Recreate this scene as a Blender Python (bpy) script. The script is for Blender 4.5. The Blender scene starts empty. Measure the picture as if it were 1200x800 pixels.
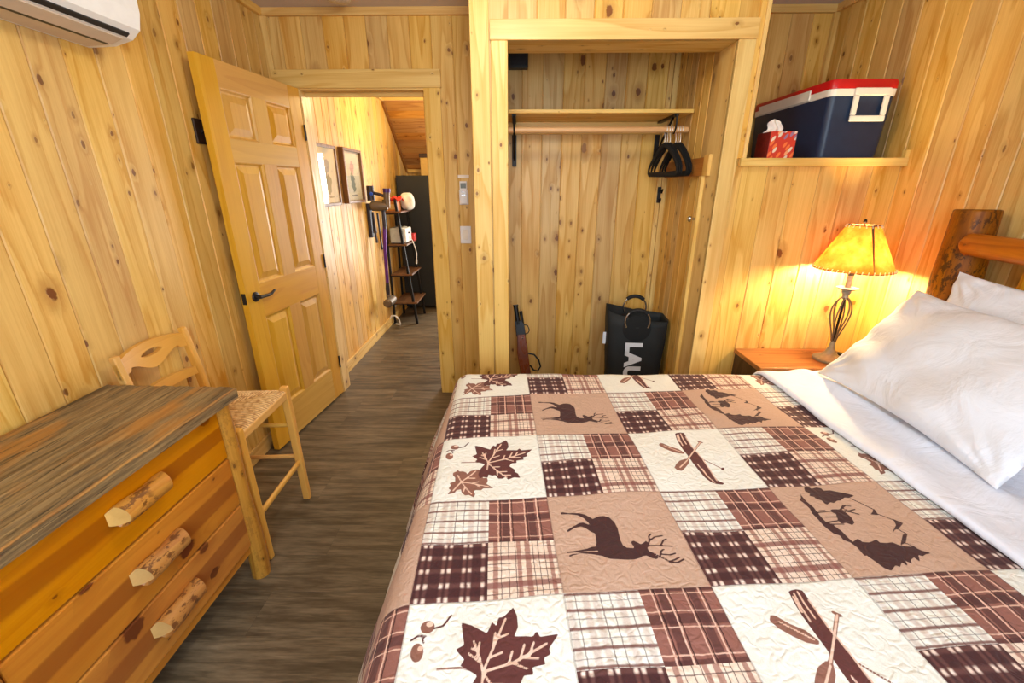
import bpy, math, random, json
import numpy as np
from mathutils import Vector, Matrix, Euler
random.seed(7)
SC = bpy.context.scene
COL = SC.collection
PI = math.pi

# ------------------------------------------------------------------ materials
def srgb(r, g, b):
    f = lambda c: (c/255/12.92) if c/255 <= .04045 else ((c/255+.055)/1.055)**2.4
    return (f(r), f(g), f(b), 1.0)

class NB:
    """small node builder"""
    def __init__(s, name):
        s.m = bpy.data.materials.new(name); s.m.use_nodes = True
        s.nt = s.m.node_tree; s.n = s.nt.nodes; s.l = s.nt.links
        s.b = s.n['Principled BSDF']
    def put(s, sock, v):
        if isinstance(v, bpy.types.NodeSocket): s.l.new(v, sock)
        else: sock.default_value = v
    def math(s, op, a, b=0.0, c=0.0, clamp=False):
        n = s.n.new('ShaderNodeMath'); n.operation = op; n.use_clamp = clamp
        s.put(n.inputs[0], a); s.put(n.inputs[1], b); s.put(n.inputs[2], c)
        return n.outputs[0]
    def add(s, a, b): return s.math('ADD', a, b)
    def mul(s, a, b): return s.math('MULTIPLY', a, b)
    def comb(s, x, y, z):
        n = s.n.new('ShaderNodeCombineXYZ')
        for i, v in enumerate((x, y, z)): s.put(n.inputs[i], v)
        return n.outputs[0]
    def sep(s, v):
        n = s.n.new('ShaderNodeSeparateXYZ'); s.l.new(v, n.inputs[0]); return n.outputs
    def obj(s): return s.n.new('ShaderNodeTexCoord').outputs['Object']
    def uv(s): return s.n.new('ShaderNodeTexCoord').outputs['UV']
    def attr(s, name):
        n = s.n.new('ShaderNodeAttribute'); n.attribute_name = name; return n.outputs['Fac']
    def rnd(s): return s.n.new('ShaderNodeObjectInfo').outputs['Random']
    def white(s, v):
        n = s.n.new('ShaderNodeTexWhiteNoise'); n.noise_dimensions = '1D'; s.l.new(v, n.inputs['W']); return n.outputs['Value']
    def noise(s, v, scale, detail=3.0, rough=.5, dist=0.0):
        n = s.n.new('ShaderNodeTexNoise'); s.l.new(v, n.inputs['Vector'])
        n.inputs['Scale'].default_value = scale; n.inputs['Detail'].default_value = detail
        n.inputs['Roughness'].default_value = rough; n.inputs['Distortion'].default_value = dist
        return n.outputs[0]
    def voro(s, v, scale=1.0, dim='2D', feature='F1', rand=1.0):
        n = s.n.new('ShaderNodeTexVoronoi'); n.voronoi_dimensions = dim; n.feature = feature
        s.l.new(v, n.inputs['Vector']); n.inputs['Scale'].default_value = scale; n.inputs['Randomness'].default_value = rand
        return n.outputs
    def mr(s, v, a, b, c=0.0, d=1.0, smooth=True):
        n = s.n.new('ShaderNodeMapRange'); n.interpolation_type = 'SMOOTHSTEP' if smooth else 'LINEAR'
        for i, x in enumerate((v, a, b, c, d)): s.put(n.inputs[i], x)
        return n.outputs[0]
    def mix(s, f, a, b, mode='MIX'):
        n = s.n.new('ShaderNodeMix'); n.data_type = 'RGBA'; n.blend_type = mode
        s.put(n.inputs[0], f); s.put(n.inputs[6], a); s.put(n.inputs[7], b)
        return n.outputs[2]
    def ramp(s, f, stops, interp='LINEAR'):
        n = s.n.new('ShaderNodeValToRGB'); cr = n.color_ramp; cr.interpolation = interp
        stops = sorted(stops, key=lambda t: t[0])
        while len(cr.elements) < len(stops): cr.elements.new(.5)
        for e, (p, c) in zip(cr.elements, stops):
            e.position = p; e.color = c if hasattr(c, '__len__') else (c, c, c, 1)
        s.put(n.inputs[0], f)
        return n.outputs[0]
    def hsv(s, c, h=.5, sa=1.0, v=1.0):
        n = s.n.new('ShaderNodeHueSaturation'); s.put(n.inputs['Hue'], h); s.put(n.inputs['Saturation'], sa)
        s.put(n.inputs['Value'], v); s.put(n.inputs['Color'], c); return n.outputs[0]
    def bump(s, h, dist=.002, strength=1.0):
        n = s.n.new('ShaderNodeBump'); s.put(n.inputs['Height'], h)
        n.inputs['Distance'].default_value = dist; n.inputs['Strength'].default_value = strength
        s.l.new(n.outputs[0], s.b.inputs['Normal'])
    def out(s, color=None, rough=.5, metal=0.0, spec=.5):
        if color is not None: s.put(s.b.inputs['Base Color'], color)
        s.put(s.b.inputs['Roughness'], rough); s.b.inputs['Metallic'].default_value = metal
        s.b.inputs['Specular IOR Level'].default_value = spec
        return s.m

def plain(name, c, rough=.5, metal=0.0, var=.06, scale=30, bump=0.0, spec=.5):
    nb = NB(name); n = nb.noise(nb.obj(), scale, 3)
    col = nb.hsv(c, v=nb.mr(n, .3, .7, 1-var, 1+var))
    if bump: nb.bump(n, bump)
    return nb.out(col, rough, metal, spec)

def wood(name, light, mid, dark, grain='z', board=None, rough=.38, knots=1.0, ring=1.0, vary=.10, kscale=1.0, stripe=None, ringk=7.0, spec=.4, fleck=0.0):
    nb = NB(name); X, Y, Z = nb.sep(nb.obj())
    ax = {'x': X, 'y': Y, 'z': Z}
    al = ax[grain]
    if board:
        bax, w, ph = board
        t = nb.math('DIVIDE', nb.math('SUBTRACT', ax[bax], ph), w)
        bi = nb.math('FLOOR', t); r = nb.white(bi); r2 = nb.white(nb.add(bi, 71.3))
        a1 = nb.add(ax[bax], nb.mul(r, 9.0)); a2 = nb.mul(r2, 5.0)
        al = nb.add(al, nb.mul(r2, 17.0))
    else:
        o = [k for k in 'xyz' if k != grain]
        r = nb.rnd(); r2 = nb.white(nb.mul(r, 93.7))
        a1 = nb.add(ax[o[0]], nb.mul(r, 9.0)); a2 = nb.add(ax[o[1]], nb.mul(r2, 5.0))
        al = nb.add(al, nb.mul(r2, 17.0))
    # knots
    wob = nb.math('SUBTRACT', nb.noise(nb.comb(a1, a2, al), 38, 3, .6), .5)
    def knot_layer(ku, kv_, thr, amp, wamt, sh):
        kv = nb.comb(nb.add(nb.mul(nb.add(a1, nb.mul(a2, .8)), ku*kscale), sh), nb.mul(al, kv_*kscale), 0.0)
        vo = nb.voro(kv, 1.0); cs = nb.sep(vo[1])
        d = nb.add(vo[0], nb.mul(wob, wamt))
        size = nb.mul(nb.math('MAXIMUM', nb.math('SUBTRACT', cs[0], thr), 0.0), amp*knots)
        on = nb.math('MINIMUM', nb.mul(size, 60.0), 1.0)
        k = nb.mul(nb.mul(nb.mr(d, nb.mul(size, .62), nb.mul(size, .92), 1.0, 0.0), on), nb.mr(cs[1], 0, 1, .6, 1.0, False))
        h = nb.mul(nb.mr(d, nb.mul(size, .8), nb.add(nb.mul(size, 3.0), .015), 1.0, 0.0), on)
        return k, h
    k1, h1 = knot_layer(4.6, 2.9, .42, .15, .10, 0.0)
    k2, h2 = knot_layer(12.0, 6.5, .66, .36, .16, 31.7)
    knot = nb.math('MAXIMUM', k1, k2); halo = nb.math('MAXIMUM', h1, nb.mul(h2, .7))
    # grain
    gv = nb.comb(a1, a2, nb.mul(al, .085))
    n1 = nb.noise(gv, 7.5, 2.0, .45)
    ph = nb.add(nb.mul(n1, ringk), nb.mul(halo, .45))
    rings = nb.math('POWER', nb.math('FRACT', ph), 2.0)
    rings = nb.mul(rings, nb.mr(nb.math('FRACT', ph), .86, 1.0, 1.0, 0.0))
    fib = nb.noise(nb.comb(nb.mul(a1, 1.0), a2, nb.mul(al, .02)), 170, 2, .6)
    blot = nb.noise(nb.comb(a1, a2, nb.mul(al, .3)), 6, 2)
    f = nb.add(nb.mul(rings, .75*ring), nb.mul(nb.mr(fib, .3, .7), .30*ring))
    f = nb.math('ADD', f, nb.mul(nb.mr(blot, .35, .75), .35), clamp=True)
    c = nb.mix(f, light, mid)
    if stripe:
        (sax, s0, s1, scol) = stripe
        sn = nb.noise(nb.comb(a1, a2, nb.mul(al, .15)), 5, 2)
        sv = nb.add(ax[sax], nb.mul(nb.math('SUBTRACT', sn, .5), .10))
        sm = nb.mul(nb.mr(sv, s0-.006, s0+.006), nb.mr(sv, s1-.006, s1+.006, 1.0, 0.0))
        c = nb.mix(nb.mul(sm, .75), c, scol)
    if fleck:
        fn = nb.noise(nb.comb(a1, a2, nb.mul(al, .6)), 48, 4, .7); fn2 = nb.noise(nb.comb(a1, a2, nb.mul(al, .6)), 10, 2)
        fl = nb.mul(nb.mr(fn, .50, .58), nb.mr(fn2, .38, .52)); c = nb.mix(nb.mul(fl, fleck), c, dark)
    c = nb.mix(nb.mul(halo, .5), c, nb.mix(.45, mid, dark))
    c = nb.mix(nb.mul(knot, .92), c, dark)
    c = nb.hsv(c, nb.mr(r2, 0, 1, .497, .507, False), nb.mr(r, 0, 1, .94, 1.06, False), nb.mr(r, 0, 1, 1-vary, 1+vary, False))
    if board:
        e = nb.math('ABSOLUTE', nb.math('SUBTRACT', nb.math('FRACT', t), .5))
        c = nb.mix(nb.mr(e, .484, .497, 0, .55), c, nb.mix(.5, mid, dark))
    nb.bump(nb.add(nb.mul(f, -.5), nb.mul(knot, -1.0)), .0012, .5)
    return nb.out(c, nb.mr(f, 0, 1, rough, rough+.12), 0, spec)

PL, PM, PD = srgb(228, 190, 112), srgb(198, 146, 64), srgb(106, 52, 14)
BW = .1265
M = {}
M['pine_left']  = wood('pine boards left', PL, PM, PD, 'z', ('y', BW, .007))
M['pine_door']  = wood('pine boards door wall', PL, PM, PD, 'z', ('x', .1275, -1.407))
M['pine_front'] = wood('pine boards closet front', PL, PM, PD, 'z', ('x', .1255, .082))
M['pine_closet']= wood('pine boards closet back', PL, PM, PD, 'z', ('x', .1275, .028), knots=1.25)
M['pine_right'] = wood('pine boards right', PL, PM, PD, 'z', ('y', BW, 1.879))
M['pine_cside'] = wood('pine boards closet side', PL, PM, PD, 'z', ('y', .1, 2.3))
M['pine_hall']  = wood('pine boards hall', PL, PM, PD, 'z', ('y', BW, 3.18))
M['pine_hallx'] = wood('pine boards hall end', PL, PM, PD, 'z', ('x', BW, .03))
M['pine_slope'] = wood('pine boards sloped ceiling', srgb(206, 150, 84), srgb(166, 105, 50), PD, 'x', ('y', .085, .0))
TL, TM = srgb(234, 198, 120), srgb(210, 160, 76)
for g in 'xyz': M['trim_'+g] = wood('pine trim '+g, TL, TM, PD, g, knots=.8, kscale=1.3, vary=.05)
M['cleat'] = wood('shaded closet cleat', srgb(190, 122, 56), srgb(160, 96, 40), PD, 'y', knots=0)  # trim wood darkened, the cleat's shade is put into its colour
M['trim_dark'] = wood('dark brown trim', srgb(150, 96, 48), srgb(120, 70, 32), PD, 'y', knots=.4)  # dark brown wood for the strip along the sloped ceiling
DL, DM, DD = srgb(220, 170, 76), srgb(198, 140, 50), srgb(120, 66, 28)
for g in 'xz': M['door_'+g] = wood('door fir '+g, DL, DM, DD, g, knots=0.0, ring=.6, vary=.03, rough=.33)
CL, CM = srgb(222, 168, 84), srgb(200, 138, 56)
for g in 'xyz': M['chair_'+g] = wood('chair beech '+g, CL, CM, DD, g, knots=0.0, ring=.4, vary=.03)
OL, OM, OD = srgb(208, 138, 38), srgb(180, 100, 20), srgb(88, 34, 14)
M['drawer'] = wood('dresser drawer pine', OL, OM, OD, 'y', knots=1.5, kscale=.85, ring=.5, rough=.28, stripe=('z', -.035, .03, srgb(150, 82, 24)), vary=.05)
for g in 'xyz': M['dress_'+g] = wood('dresser pine '+g, OL, OM, OD, g, knots=.6, ring=.6, rough=.3)
M['log'] = wood('peeled log', srgb(206, 146, 62), srgb(160, 96, 34), srgb(66, 34, 12), 'z', knots=1.2, kscale=1.5, ring=1.0, rough=.35, fleck=.25)
M['log_dark'] = wood('bark flecked log', srgb(158, 94, 34), srgb(112, 60, 20), srgb(58, 32, 12), 'z', knots=1.0, kscale=2.0, ring=1.0, rough=.45, fleck=.85, spec=.25)
M['log_y'] = wood('peeled log rail', srgb(186, 106, 36), srgb(146, 72, 22), srgb(72, 34, 14), 'y', knots=1.0, kscale=1.4, rough=.35)
M['worn'] = wood('worn board edge', srgb(190, 142, 70), srgb(150, 104, 48), OD, 'y', knots=.3)
M['log_cut'] = wood('cut log end', srgb(236, 188, 104), srgb(216, 160, 78), OD, 'x', knots=0, ring=.5)
M['log_pull'] = wood('log pull', srgb(206, 146, 56), srgb(178, 110, 34), srgb(90, 44, 16), 'y', knots=.8, kscale=2.2, ring=.8, fleck=.8)
M['night'] = wood('nightstand walnut', srgb(172, 112, 52), srgb(128, 78, 34), srgb(62, 34, 16), 'x', knots=.4, ring=1.0, rough=.3)
M['night_dark'] = wood('nightstand side', srgb(74, 48, 30), srgb(50, 32, 20), srgb(24, 14, 8), 'z', knots=0)
M['dowel'] = wood('rod wood', srgb(216, 172, 124), srgb(196, 148, 100), PD, 'x', knots=0, ring=.3)
M['shelf_brown'] = wood('ladder shelf board', srgb(120, 78, 44), srgb(88, 54, 30), srgb(40, 22, 12), 'y', knots=.3)
M['stock'] = wood('walnut stock', srgb(122, 62, 30), srgb(88, 40, 20), srgb(40, 18, 10), 'z', knots=0, rough=.25)
M['frame_wood'] = wood('picture frame wood', srgb(128, 84, 44), srgb(92, 56, 28), srgb(50, 28, 14), 'z', knots=0)

def weathered():
    nb = NB('weathered barn board'); X, Y, Z = nb.sep(nb.obj())
    bi = nb.math('FLOOR', nb.math('DIVIDE', X, .155)); r = nb.white(bi)
    v = nb.comb(nb.add(X, nb.mul(r, 3)), Z, nb.mul(nb.add(Y, nb.mul(r, 9)), .06))
    n = nb.noise(v, 85, 5, .72); n2 = nb.noise(nb.comb(X, Z, nb.mul(Y, .35)), 7, 3, .6)
    n3 = nb.noise(nb.comb(X, Z, nb.mul(Y, .12)), 14, 3)
    c = nb.ramp(n, [(.28, srgb(58, 46, 32)), (.45, srgb(116, 94, 62)), (.58, srgb(146, 121, 80)), (.75, srgb(176, 148, 98))])
    c = nb.mix(nb.mul(nb.mr(n2, .47, .62), .75), c, srgb(176, 118, 44))
    n4 = nb.noise(nb.comb(X, Z, nb.mul(Y, .05)), 130, 2, .6)
    c = nb.mix(nb.mul(nb.mr(n3, .58, .68), .6), c, srgb(54, 42, 30)); c = nb.mix(nb.mul(nb.mr(n4, .62, .68), .75), c, srgb(34, 26, 18))
    edge = nb.math('ABSOLUTE', nb.math('SUBTRACT', nb.math('FRACT', nb.math('DIVIDE', X, .155)), .5))
    c = nb.mix(nb.mr(edge, .485, .5, 0, .8), c, srgb(36, 28, 20))
    nb.bump(nb.add(n, nb.mul(n2, .5)), .003, .8)
    return nb.out(c, .55)
M['weathered'] = weathered()

def floor_mat():
    nb = NB('grey brown plank floor'); X, Y, Z = nb.sep(nb.obj())
    row = nb.math('FLOOR', nb.math('DIVIDE', Y, .178)); r = nb.white(row)
    xs = nb.add(X, nb.mul(r, 5.0)); pl = nb.math('FLOOR', nb.math('DIVIDE', xs, 1.22))
    r2 = nb.white(nb.add(nb.mul(row, 7.31), nb.mul(pl, 3.17)))
    v = nb.comb(nb.mul(nb.add(xs, nb.mul(r2, 21)), .10), nb.add(Y, nb.mul(r2, 4)), 0.0)
    n = nb.noise(v, 24, 5, .62, .4); nf = nb.noise(v, 130, 3, .6)
    f = nb.add(nb.mul(n, .7), nb.mul(nf, .3))
    c = nb.ramp(f, [(.30, srgb(54, 45, 32)), (.46, srgb(88, 75, 56)), (.58, srgb(116, 101, 78)), (.75, srgb(146, 130, 104))])
    c = nb.hsv(c, v=nb.mr(r2, 0, 1, .78, 1.14, False))
    ey = nb.math('ABSOLUTE', nb.math('SUBTRACT', nb.math('FRACT', nb.math('DIVIDE', Y, .178)), .5))
    ex = nb.math('ABSOLUTE', nb.math('SUBTRACT', nb.math('FRACT', nb.math('DIVIDE', xs, 1.22)), .5))
    e = nb.math('MAXIMUM', nb.mr(ey, .493, .5), nb.mr(ex, .4990, .5))
    c = nb.mix(nb.mul(e, .5), c, srgb(34, 27, 20))
    nb.bump(nb.add(nb.mul(f, .4), nb.mul(e, -.6)), .0012, .6)
    return nb.out(c, nb.mr(f, .3, .7, .36, .5), 0, .45)
M['floor'] = floor_mat()

M['ceiling'] = plain('painted ceiling', srgb(206, 196, 192), .8, var=.02, scale=80, bump=.0008)
M['white_plastic'] = plain('white plastic', srgb(232, 232, 230), .35, var=.02)
M['shaded_plastic'] = plain('shaded beige underside', srgb(206, 190, 172), .45, var=.03)  # beige tone paints the shade under the white housing
M['black'] = plain('black plastic', srgb(24, 24, 26), .4, var=.1)
M['black_matte'] = plain('black matte steel', srgb(30, 31, 27), .5, var=.15, scale=6)
M['bronze'] = plain('bronze plate', srgb(58, 40, 30), .4, .3, var=.1)
M['iron'] = plain('dark iron', srgb(28, 27, 26), .42, .6)
M['steel'] = plain('steel', srgb(190, 190, 190), .25, 1.0)
M['pewter'] = plain('weathered pewter lamp metal', srgb(138, 140, 130), .45, .3, var=.12, scale=60, bump=.0006)
M['white_metal'] = plain('pale hook wire', srgb(225, 222, 215), .3, .5)
M['velvet'] = plain('black flocking', srgb(16, 16, 17), .85)
M['hamper'] = plain('black hamper fabric', srgb(26, 29, 28), .75, var=.12, scale=12, bump=.001)
M['hamper_dark'] = plain('hamper lining', srgb(14, 16, 15), .85)
M['print_white'] = plain('white print', srgb(225, 228, 230), .6, var=.02)
M['foam'] = plain('black foam grip', srgb(20, 20, 20), .7)
M['navy'] = plain('navy cooler plastic', srgb(30, 47, 74), .42, var=.05)
M['cooler_white'] = plain('cooler white plastic', srgb(236, 230, 214), .4, var=.02)
M['cooler_red'] = plain('cooler red lid', srgb(200, 22, 26), .35, var=.03)
M['purple'] = plain('purple wand', srgb(96, 44, 140), .3, .4)
M['vac_grey'] = plain('vacuum grey brown', srgb(110, 96, 80), .4, .3)
M['vac_dark'] = plain('vacuum dark', srgb(44, 38, 48), .4, .2)
M['blue'] = plain('vacuum blue button', srgb(30, 90, 220), .3)
M['red'] = plain('red cloth', srgb(214, 56, 40), .7, scale=20, var=.2)
M['orange'] = plain('orange box', srgb(190, 112, 34), .6)
M['grey_app'] = plain('grey appliance', srgb(186, 184, 172), .4)
M['cord'] = plain('white cord', srgb(235, 232, 224), .4)
M['paper_bag'] = plain('white bag', srgb(226, 224, 214), .7, scale=14, var=.08, bump=.01)
M['tissue'] = plain('tissue paper', srgb(246, 238, 226), .8)
M['piping'] = plain('dark hem', srgb(70, 40, 36), .8)
M['cardboard'] = plain('pale box', srgb(206, 170, 96), .6)

def linen(name, c):
    nb = NB(name); o = nb.obj()
    n = nb.noise(o, 7, 4, .55, 1.2); f = nb.noise(o, 420, 2)
    nb.bump(nb.add(nb.mul(n, 1.0), nb.mul(f, .02)), .020, .55)
    m = nb.out(nb.hsv(c, v=nb.mr(n, .3, .7, .98, 1.02)), .75, 0, .2)
    nb.b.inputs['Sheen Weight'].default_value = .15
    return m
M['linen'] = linen('white cotton', srgb(224, 226, 231))
M['sheet'] = linen('white sheet', srgb(228, 232, 242))

def rush():
    nb = NB('rush cord'); n = nb.noise(nb.obj(), 60, 3); 
    c = nb.ramp(n, [(.3, srgb(168, 118, 62)), (.5, srgb(214, 172, 108)), (.7, srgb(232, 198, 140))])
    a = nb.attr('cord'); c = nb.mix(nb.mul(nb.mr(a, .5, 0.0), .75), c, srgb(118, 76, 34))
    return nb.out(c, .65)
M['rush'] = rush()

def glass(name, tint=(1, 1, 1, 1), rough=.02):
    nb = NB(name); b = nb.b
    tr = nb.n.new('ShaderNodeBsdfTransparent'); gl = nb.n.new('ShaderNodeBsdfGlossy'); gl.inputs['Roughness'].default_value = rough
    tr.inputs['Color'].default_value = tint
    lw = nb.n.new('ShaderNodeLayerWeight'); lw.inputs['Blend'].default_value = .5
    fr = nb.n.new('ShaderNodeMath'); fr.operation = 'MULTIPLY_ADD'; fr.inputs[1].default_value = .94; fr.inputs[2].default_value = .05
    nb.l.new(nb.math('POWER', lw.outputs['Facing'], 2.3), fr.inputs[0])
    mx = nb.n.new('ShaderNodeMixShader'); nb.l.new(fr.outputs[0], mx.inputs[0]); nb.l.new(tr.outputs[0], mx.inputs[1]); nb.l.new(gl.outputs[0], mx.inputs[2])
    o = nb.n['Material Output']; nb.l.new(mx.outputs[0], o.inputs[0]); nb.n.remove(b)
    return nb.m
M['glass'] = glass('clear pane'); M['pic_glass'] = glass('picture glass')

def shade_mat():
    nb = NB('parchment shade'); o = nb.obj(); n = nb.noise(o, 14, 4, .6)
    c = nb.ramp(n, [(.3, srgb(176, 86, 22)), (.5, srgb(206, 116, 40)), (.7, srgb(232, 148, 70))])
    tl = nb.n.new('ShaderNodeBsdfTranslucent'); nb.l.new(c, tl.inputs['Color'])
    df = nb.n.new('ShaderNodeBsdfDiffuse'); nb.l.new(c, df.inputs['Color'])
    mx = nb.n.new('ShaderNodeMixShader'); mx.inputs[0].default_value = .90
    nb.l.new(tl.outputs[0], mx.inputs[1]); nb.l.new(df.outputs[0], mx.inputs[2])
    nb.l.new(mx.outputs[0], nb.n['Material Output'].inputs[0]); nb.n.remove(nb.b)
    return nb.m
M['shade'] = shade_mat()

def emit(name, c, s):
    nb = NB(name); nb.b.inputs['Base Color'].default_value = c
    nb.b.inputs['Emission Color'].default_value = c; nb.b.inputs['Emission Strength'].default_value = s
    return nb.m
M['bulb'] = emit('warm bulb', (1, .74, .38, 1), 900)

def tissue_box():
    nb = NB('tissue box print'); X, Y, Z = nb.sep(nb.obj())
    u = nb.add(X, Y); vo = nb.voro(nb.comb(nb.mul(nb.add(u, nb.mul(Z, -.5)), 44), nb.mul(Z, 26), 0.0), 1.0)
    r = nb.sep(vo[1]); d = vo[0]
    c = nb.mix(nb.mr(d, .3, .36), nb.ramp(r[0], [(0, srgb(232, 214, 190)), (.4, srgb(236, 120, 60)), (.65, srgb(150, 120, 150)), (.9, srgb(240, 170, 120))], 'CONSTANT'), srgb(206, 58, 40))
    return nb.out(c, .45)
M['tissue_box'] = tissue_box()
M['tissue_side'] = plain('dark red side', srgb(120, 30, 26), .5, var=.2, scale=60)

def artprint(name, flower):
    nb = NB(name); X, Y, Z = nb.sep(nb.obj())
    base = srgb(226, 220, 200); o = nb.obj(); n = nb.noise(o, 30, 3)
    def blob(cy, cz, ry, rz, col, c):
        dy = nb.math('DIVIDE', nb.math('SUBTRACT', Y, cy), ry); dz = nb.math('DIVIDE', nb.math('SUBTRACT', Z, cz), rz)
        d = nb.math('SQRT', nb.add(nb.mul(dy, dy), nb.mul(dz, dz)))
        d = nb.add(d, nb.mul(nb.math('SUBTRACT', n, .5), 1.6))
        return nb.mix(nb.mr(d, .9, 1.0, .8, 0), c, col)
    c = nb.mix(0.0, base, base)
    c = blob(.0, -.06, .05, .07, srgb(60, 84, 62), c)
    c = blob(-.03, .0, .02, .05, srgb(84, 104, 80), c)
    c = blob(.0, .07, .05, .055, flower, c)
    c = blob(.0, -.155, .07, .006, srgb(90, 84, 76), c)
    return nb.out(c, .6)
M['art_pink'] = artprint('flower print pink', srgb(204, 150, 156))
M['art_blue'] = artprint('flower print blue', srgb(120, 134, 160))

# ------------------------------------------------------------------ mesh builder
class MB:
    def __init__(s): s.v = []; s.f = []; s.mi = []; s.cur = 0
    def q(s, *idx): s.f.append(idx); s.mi.append(s.cur)
    def add(s, vs, fs):
        o = len(s.v); s.v += [tuple(v) for v in vs]
        for f in fs: s.f.append(tuple(i+o for i in f)); s.mi.append(s.cur)
        return s
    def box(s, a, b, mat=None):
        x0, y0, z0 = [min(p, q) for p, q in zip(a, b)]; x1, y1, z1 = [max(p, q) for p, q in zip(a, b)]
        vs = [(x0, y0, z0), (x1, y0, z0), (x1, y1, z0), (x0, y1, z0), (x0, y0, z1), (x1, y0, z1), (x1, y1, z1), (x0, y1, z1)]
        if mat: vs = [mat @ Vector(v) for v in vs]
        return s.add(vs, [(0, 3, 2, 1), (4, 5, 6, 7), (0, 1, 5, 4), (1, 2, 6, 5), (2, 3, 7, 6), (3, 0, 4, 7)])
    def hexa(s, bot, top):   # frustum between two quads
        return s.add(list(bot)+list(top), [(0, 3, 2, 1), (4, 5, 6, 7), (0, 1, 5, 4), (1, 2, 6, 5), (2, 3, 7, 6), (3, 0, 4, 7)])
    def tube(s, pts, rad, seg=12, cap=True, closed=False, flat=(1, 1)):
        pts = [Vector(p) for p in pts]; n = len(pts)
        rad = [rad]*n if not hasattr(rad, '__len__') else rad
        o = len(s.v); up = None
        for i, p in enumerate(pts):
            t = (pts[(i+1) % n]-pts[i-1]) if closed else (pts[min(i+1, n-1)]-pts[max(i-1, 0)])
            t.normalize()
            if up is None:
                up = Vector((0, 0, 1)) if abs(t.z) < .9 else Vector((1, 0, 0))
            a = t.cross(up).normalized(); up = a.cross(t).normalized(); 
            for k in range(seg):
                w = 2*PI*k/seg
                s.v.append(tuple(p+a*math.cos(w)*rad[i]*flat[0]+up*math.sin(w)*rad[i]*flat[1]))
        for i in range(n if closed else n-1):
            j = (i+1) % n
            for k in range(seg):
                l = (k+1) % seg
                s.q(o+i*seg+k, o+i*seg+l, o+j*seg+l, o+j*seg+k)
        if cap and not closed:
            s.q(*[o+k for k in range(seg)][::-1]); s.q(*[o+(n-1)*seg+k for k in range(seg)])
        return s
    def lathe(s, prof, seg=32, c=(0, 0, 0), cap=True):
        o = len(s.v); n = len(prof)
        for r, z in prof:
            for k in range(seg):
                w = 2*PI*k/seg; s.v.append((c[0]+r*math.cos(w), c[1]+r*math.sin(w), c[2]+z))
        for i in range(n-1):
            for k in range(seg):
                l = (k+1) % seg; s.q(o+i*seg+k, o+i*seg+l, o+(i+1)*seg+l, o+(i+1)*seg+k)
        if cap:
            s.q(*[o+k for k in range(seg)][::-1]); s.q(*[o+(n-1)*seg+k for k in range(seg)])
        return s
    def prism(s, poly, f0, f1):   # poly of 2-D points, f0/f1 map (a,b)->3-D at both ends
        n = len(poly); o = len(s.v)
        s.v += [tuple(f0(*p)) for p in poly]+[tuple(f1(*p)) for p in poly]
        for i in range(n):
            j = (i+1) % n; s.q(o+i, o+j, o+n+j, o+n+i)
        s.q(*[o+i for i in range(n)][::-1]); s.q(*[o+n+i for i in range(n)])
        return s
    def grid(s, fn, nu, nv):
        o = len(s.v)
        for j in range(nv+1):
            for i in range(nu+1): s.v.append(tuple(fn(i/nu, j/nv)))
        for j in range(nv):
            for i in range(nu):
                a = o+j*(nu+1)+i; s.q(a, a+1, a+nu+2, a+nu+1)
        return s
    def build(s, name, mats, parent=None, smooth=False, bevel=0.0, seg=2, subs=0, fix=True):
        me = bpy.data.meshes.new(name); me.from_pydata(s.v, [], s.f)
        mats = mats if isinstance(mats, (list, tuple)) else [mats]
        for m in mats: me.materials.append(m)
        if len(mats) > 1: me.polygons.foreach_set('material_index', s.mi)
        me.update()
        if fix:
            import bmesh
            bm = bmesh.new(); bm.from_mesh(me); bmesh.ops.recalc_face_normals(bm, faces=bm.faces); bm.to_mesh(me); bm.free()
        if smooth:
            me.polygons.foreach_set('use_smooth', [True]*len(me.polygons))
            try: me.set_sharp_from_angle(angle=math.radians(40))
            except Exception: pass
        ob = bpy.data.objects.new(name, me); COL.objects.link(ob)
        if parent: ob.parent = parent
        if bevel:
            b = ob.modifiers.new('bevel', 'BEVEL'); b.width = bevel; b.segments = seg; b.limit_method = 'ANGLE'; b.angle_limit = math.radians(40)
            b.harden_normals = False
        if subs:
            b = ob.modifiers.new('sub', 'SUBSURF'); b.levels = subs; b.render_levels = subs
        return ob

def thing(name, label, cat, loc=(0, 0, 0), rz=0.0, group=None):
    o = bpy.data.objects.new(name, None); COL.objects.link(o); o.empty_display_size = .05
    o.location = loc; o.rotation_euler = (0, 0, rz); tag(o, label, cat, group); return o
def tag(o, label, cat, group=None):
    o['label'] = label; o['category'] = cat
    if group: o['group'] = group
    return o
def struct(o, label=None):
    o['kind'] = 'structure'
    if label: o['label'] = label
    return o
def box_obj(name, a, b, m, parent=None, bevel=.0015): return MB().box(a, b).build(name, m, parent, bevel=bevel)
# ------------------------------------------------------------------ room shell
XL, XR, YD, YC, YN, ZC = -1.51, 1.845, 3.0, 2.25, -.80, 2.47
XCR = .975            # closet right inside wall
XN = 1.08             # left end of the niche over the bedside
ZN = 1.62             # niche floor

def boards(mb, axis, c, face, rects, w, ph, g=.0045, dep=.004):
    """tongue and groove boards on plane axis=c facing +-1, grooves cut as real V channels"""
    for (u0, u1, z0, z1) in rects:
        us = [(u0, 0.0)]
        k = math.ceil((u0-ph)/w-1e-6)
        while ph+k*w < u1-.001:
            s = ph+k*w
            if s > u0+.008 and s < u1-.008: us += [(s-g, 0.0), (s-g*.3, dep), (s+g*.3, dep), (s+g, 0.0)]
            k += 1
        us.append((u1, 0.0))
        o = len(mb.v)
        for (u, d) in us:
            p = c-face*d
            for z in (z0, z1): mb.v.append((p, u, z) if axis == 'x' else (u, p, z))
        for i in range(len(us)-1): mb.q(o+2*i, o+2*i+2, o+2*i+3, o+2*i+1)

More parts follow.
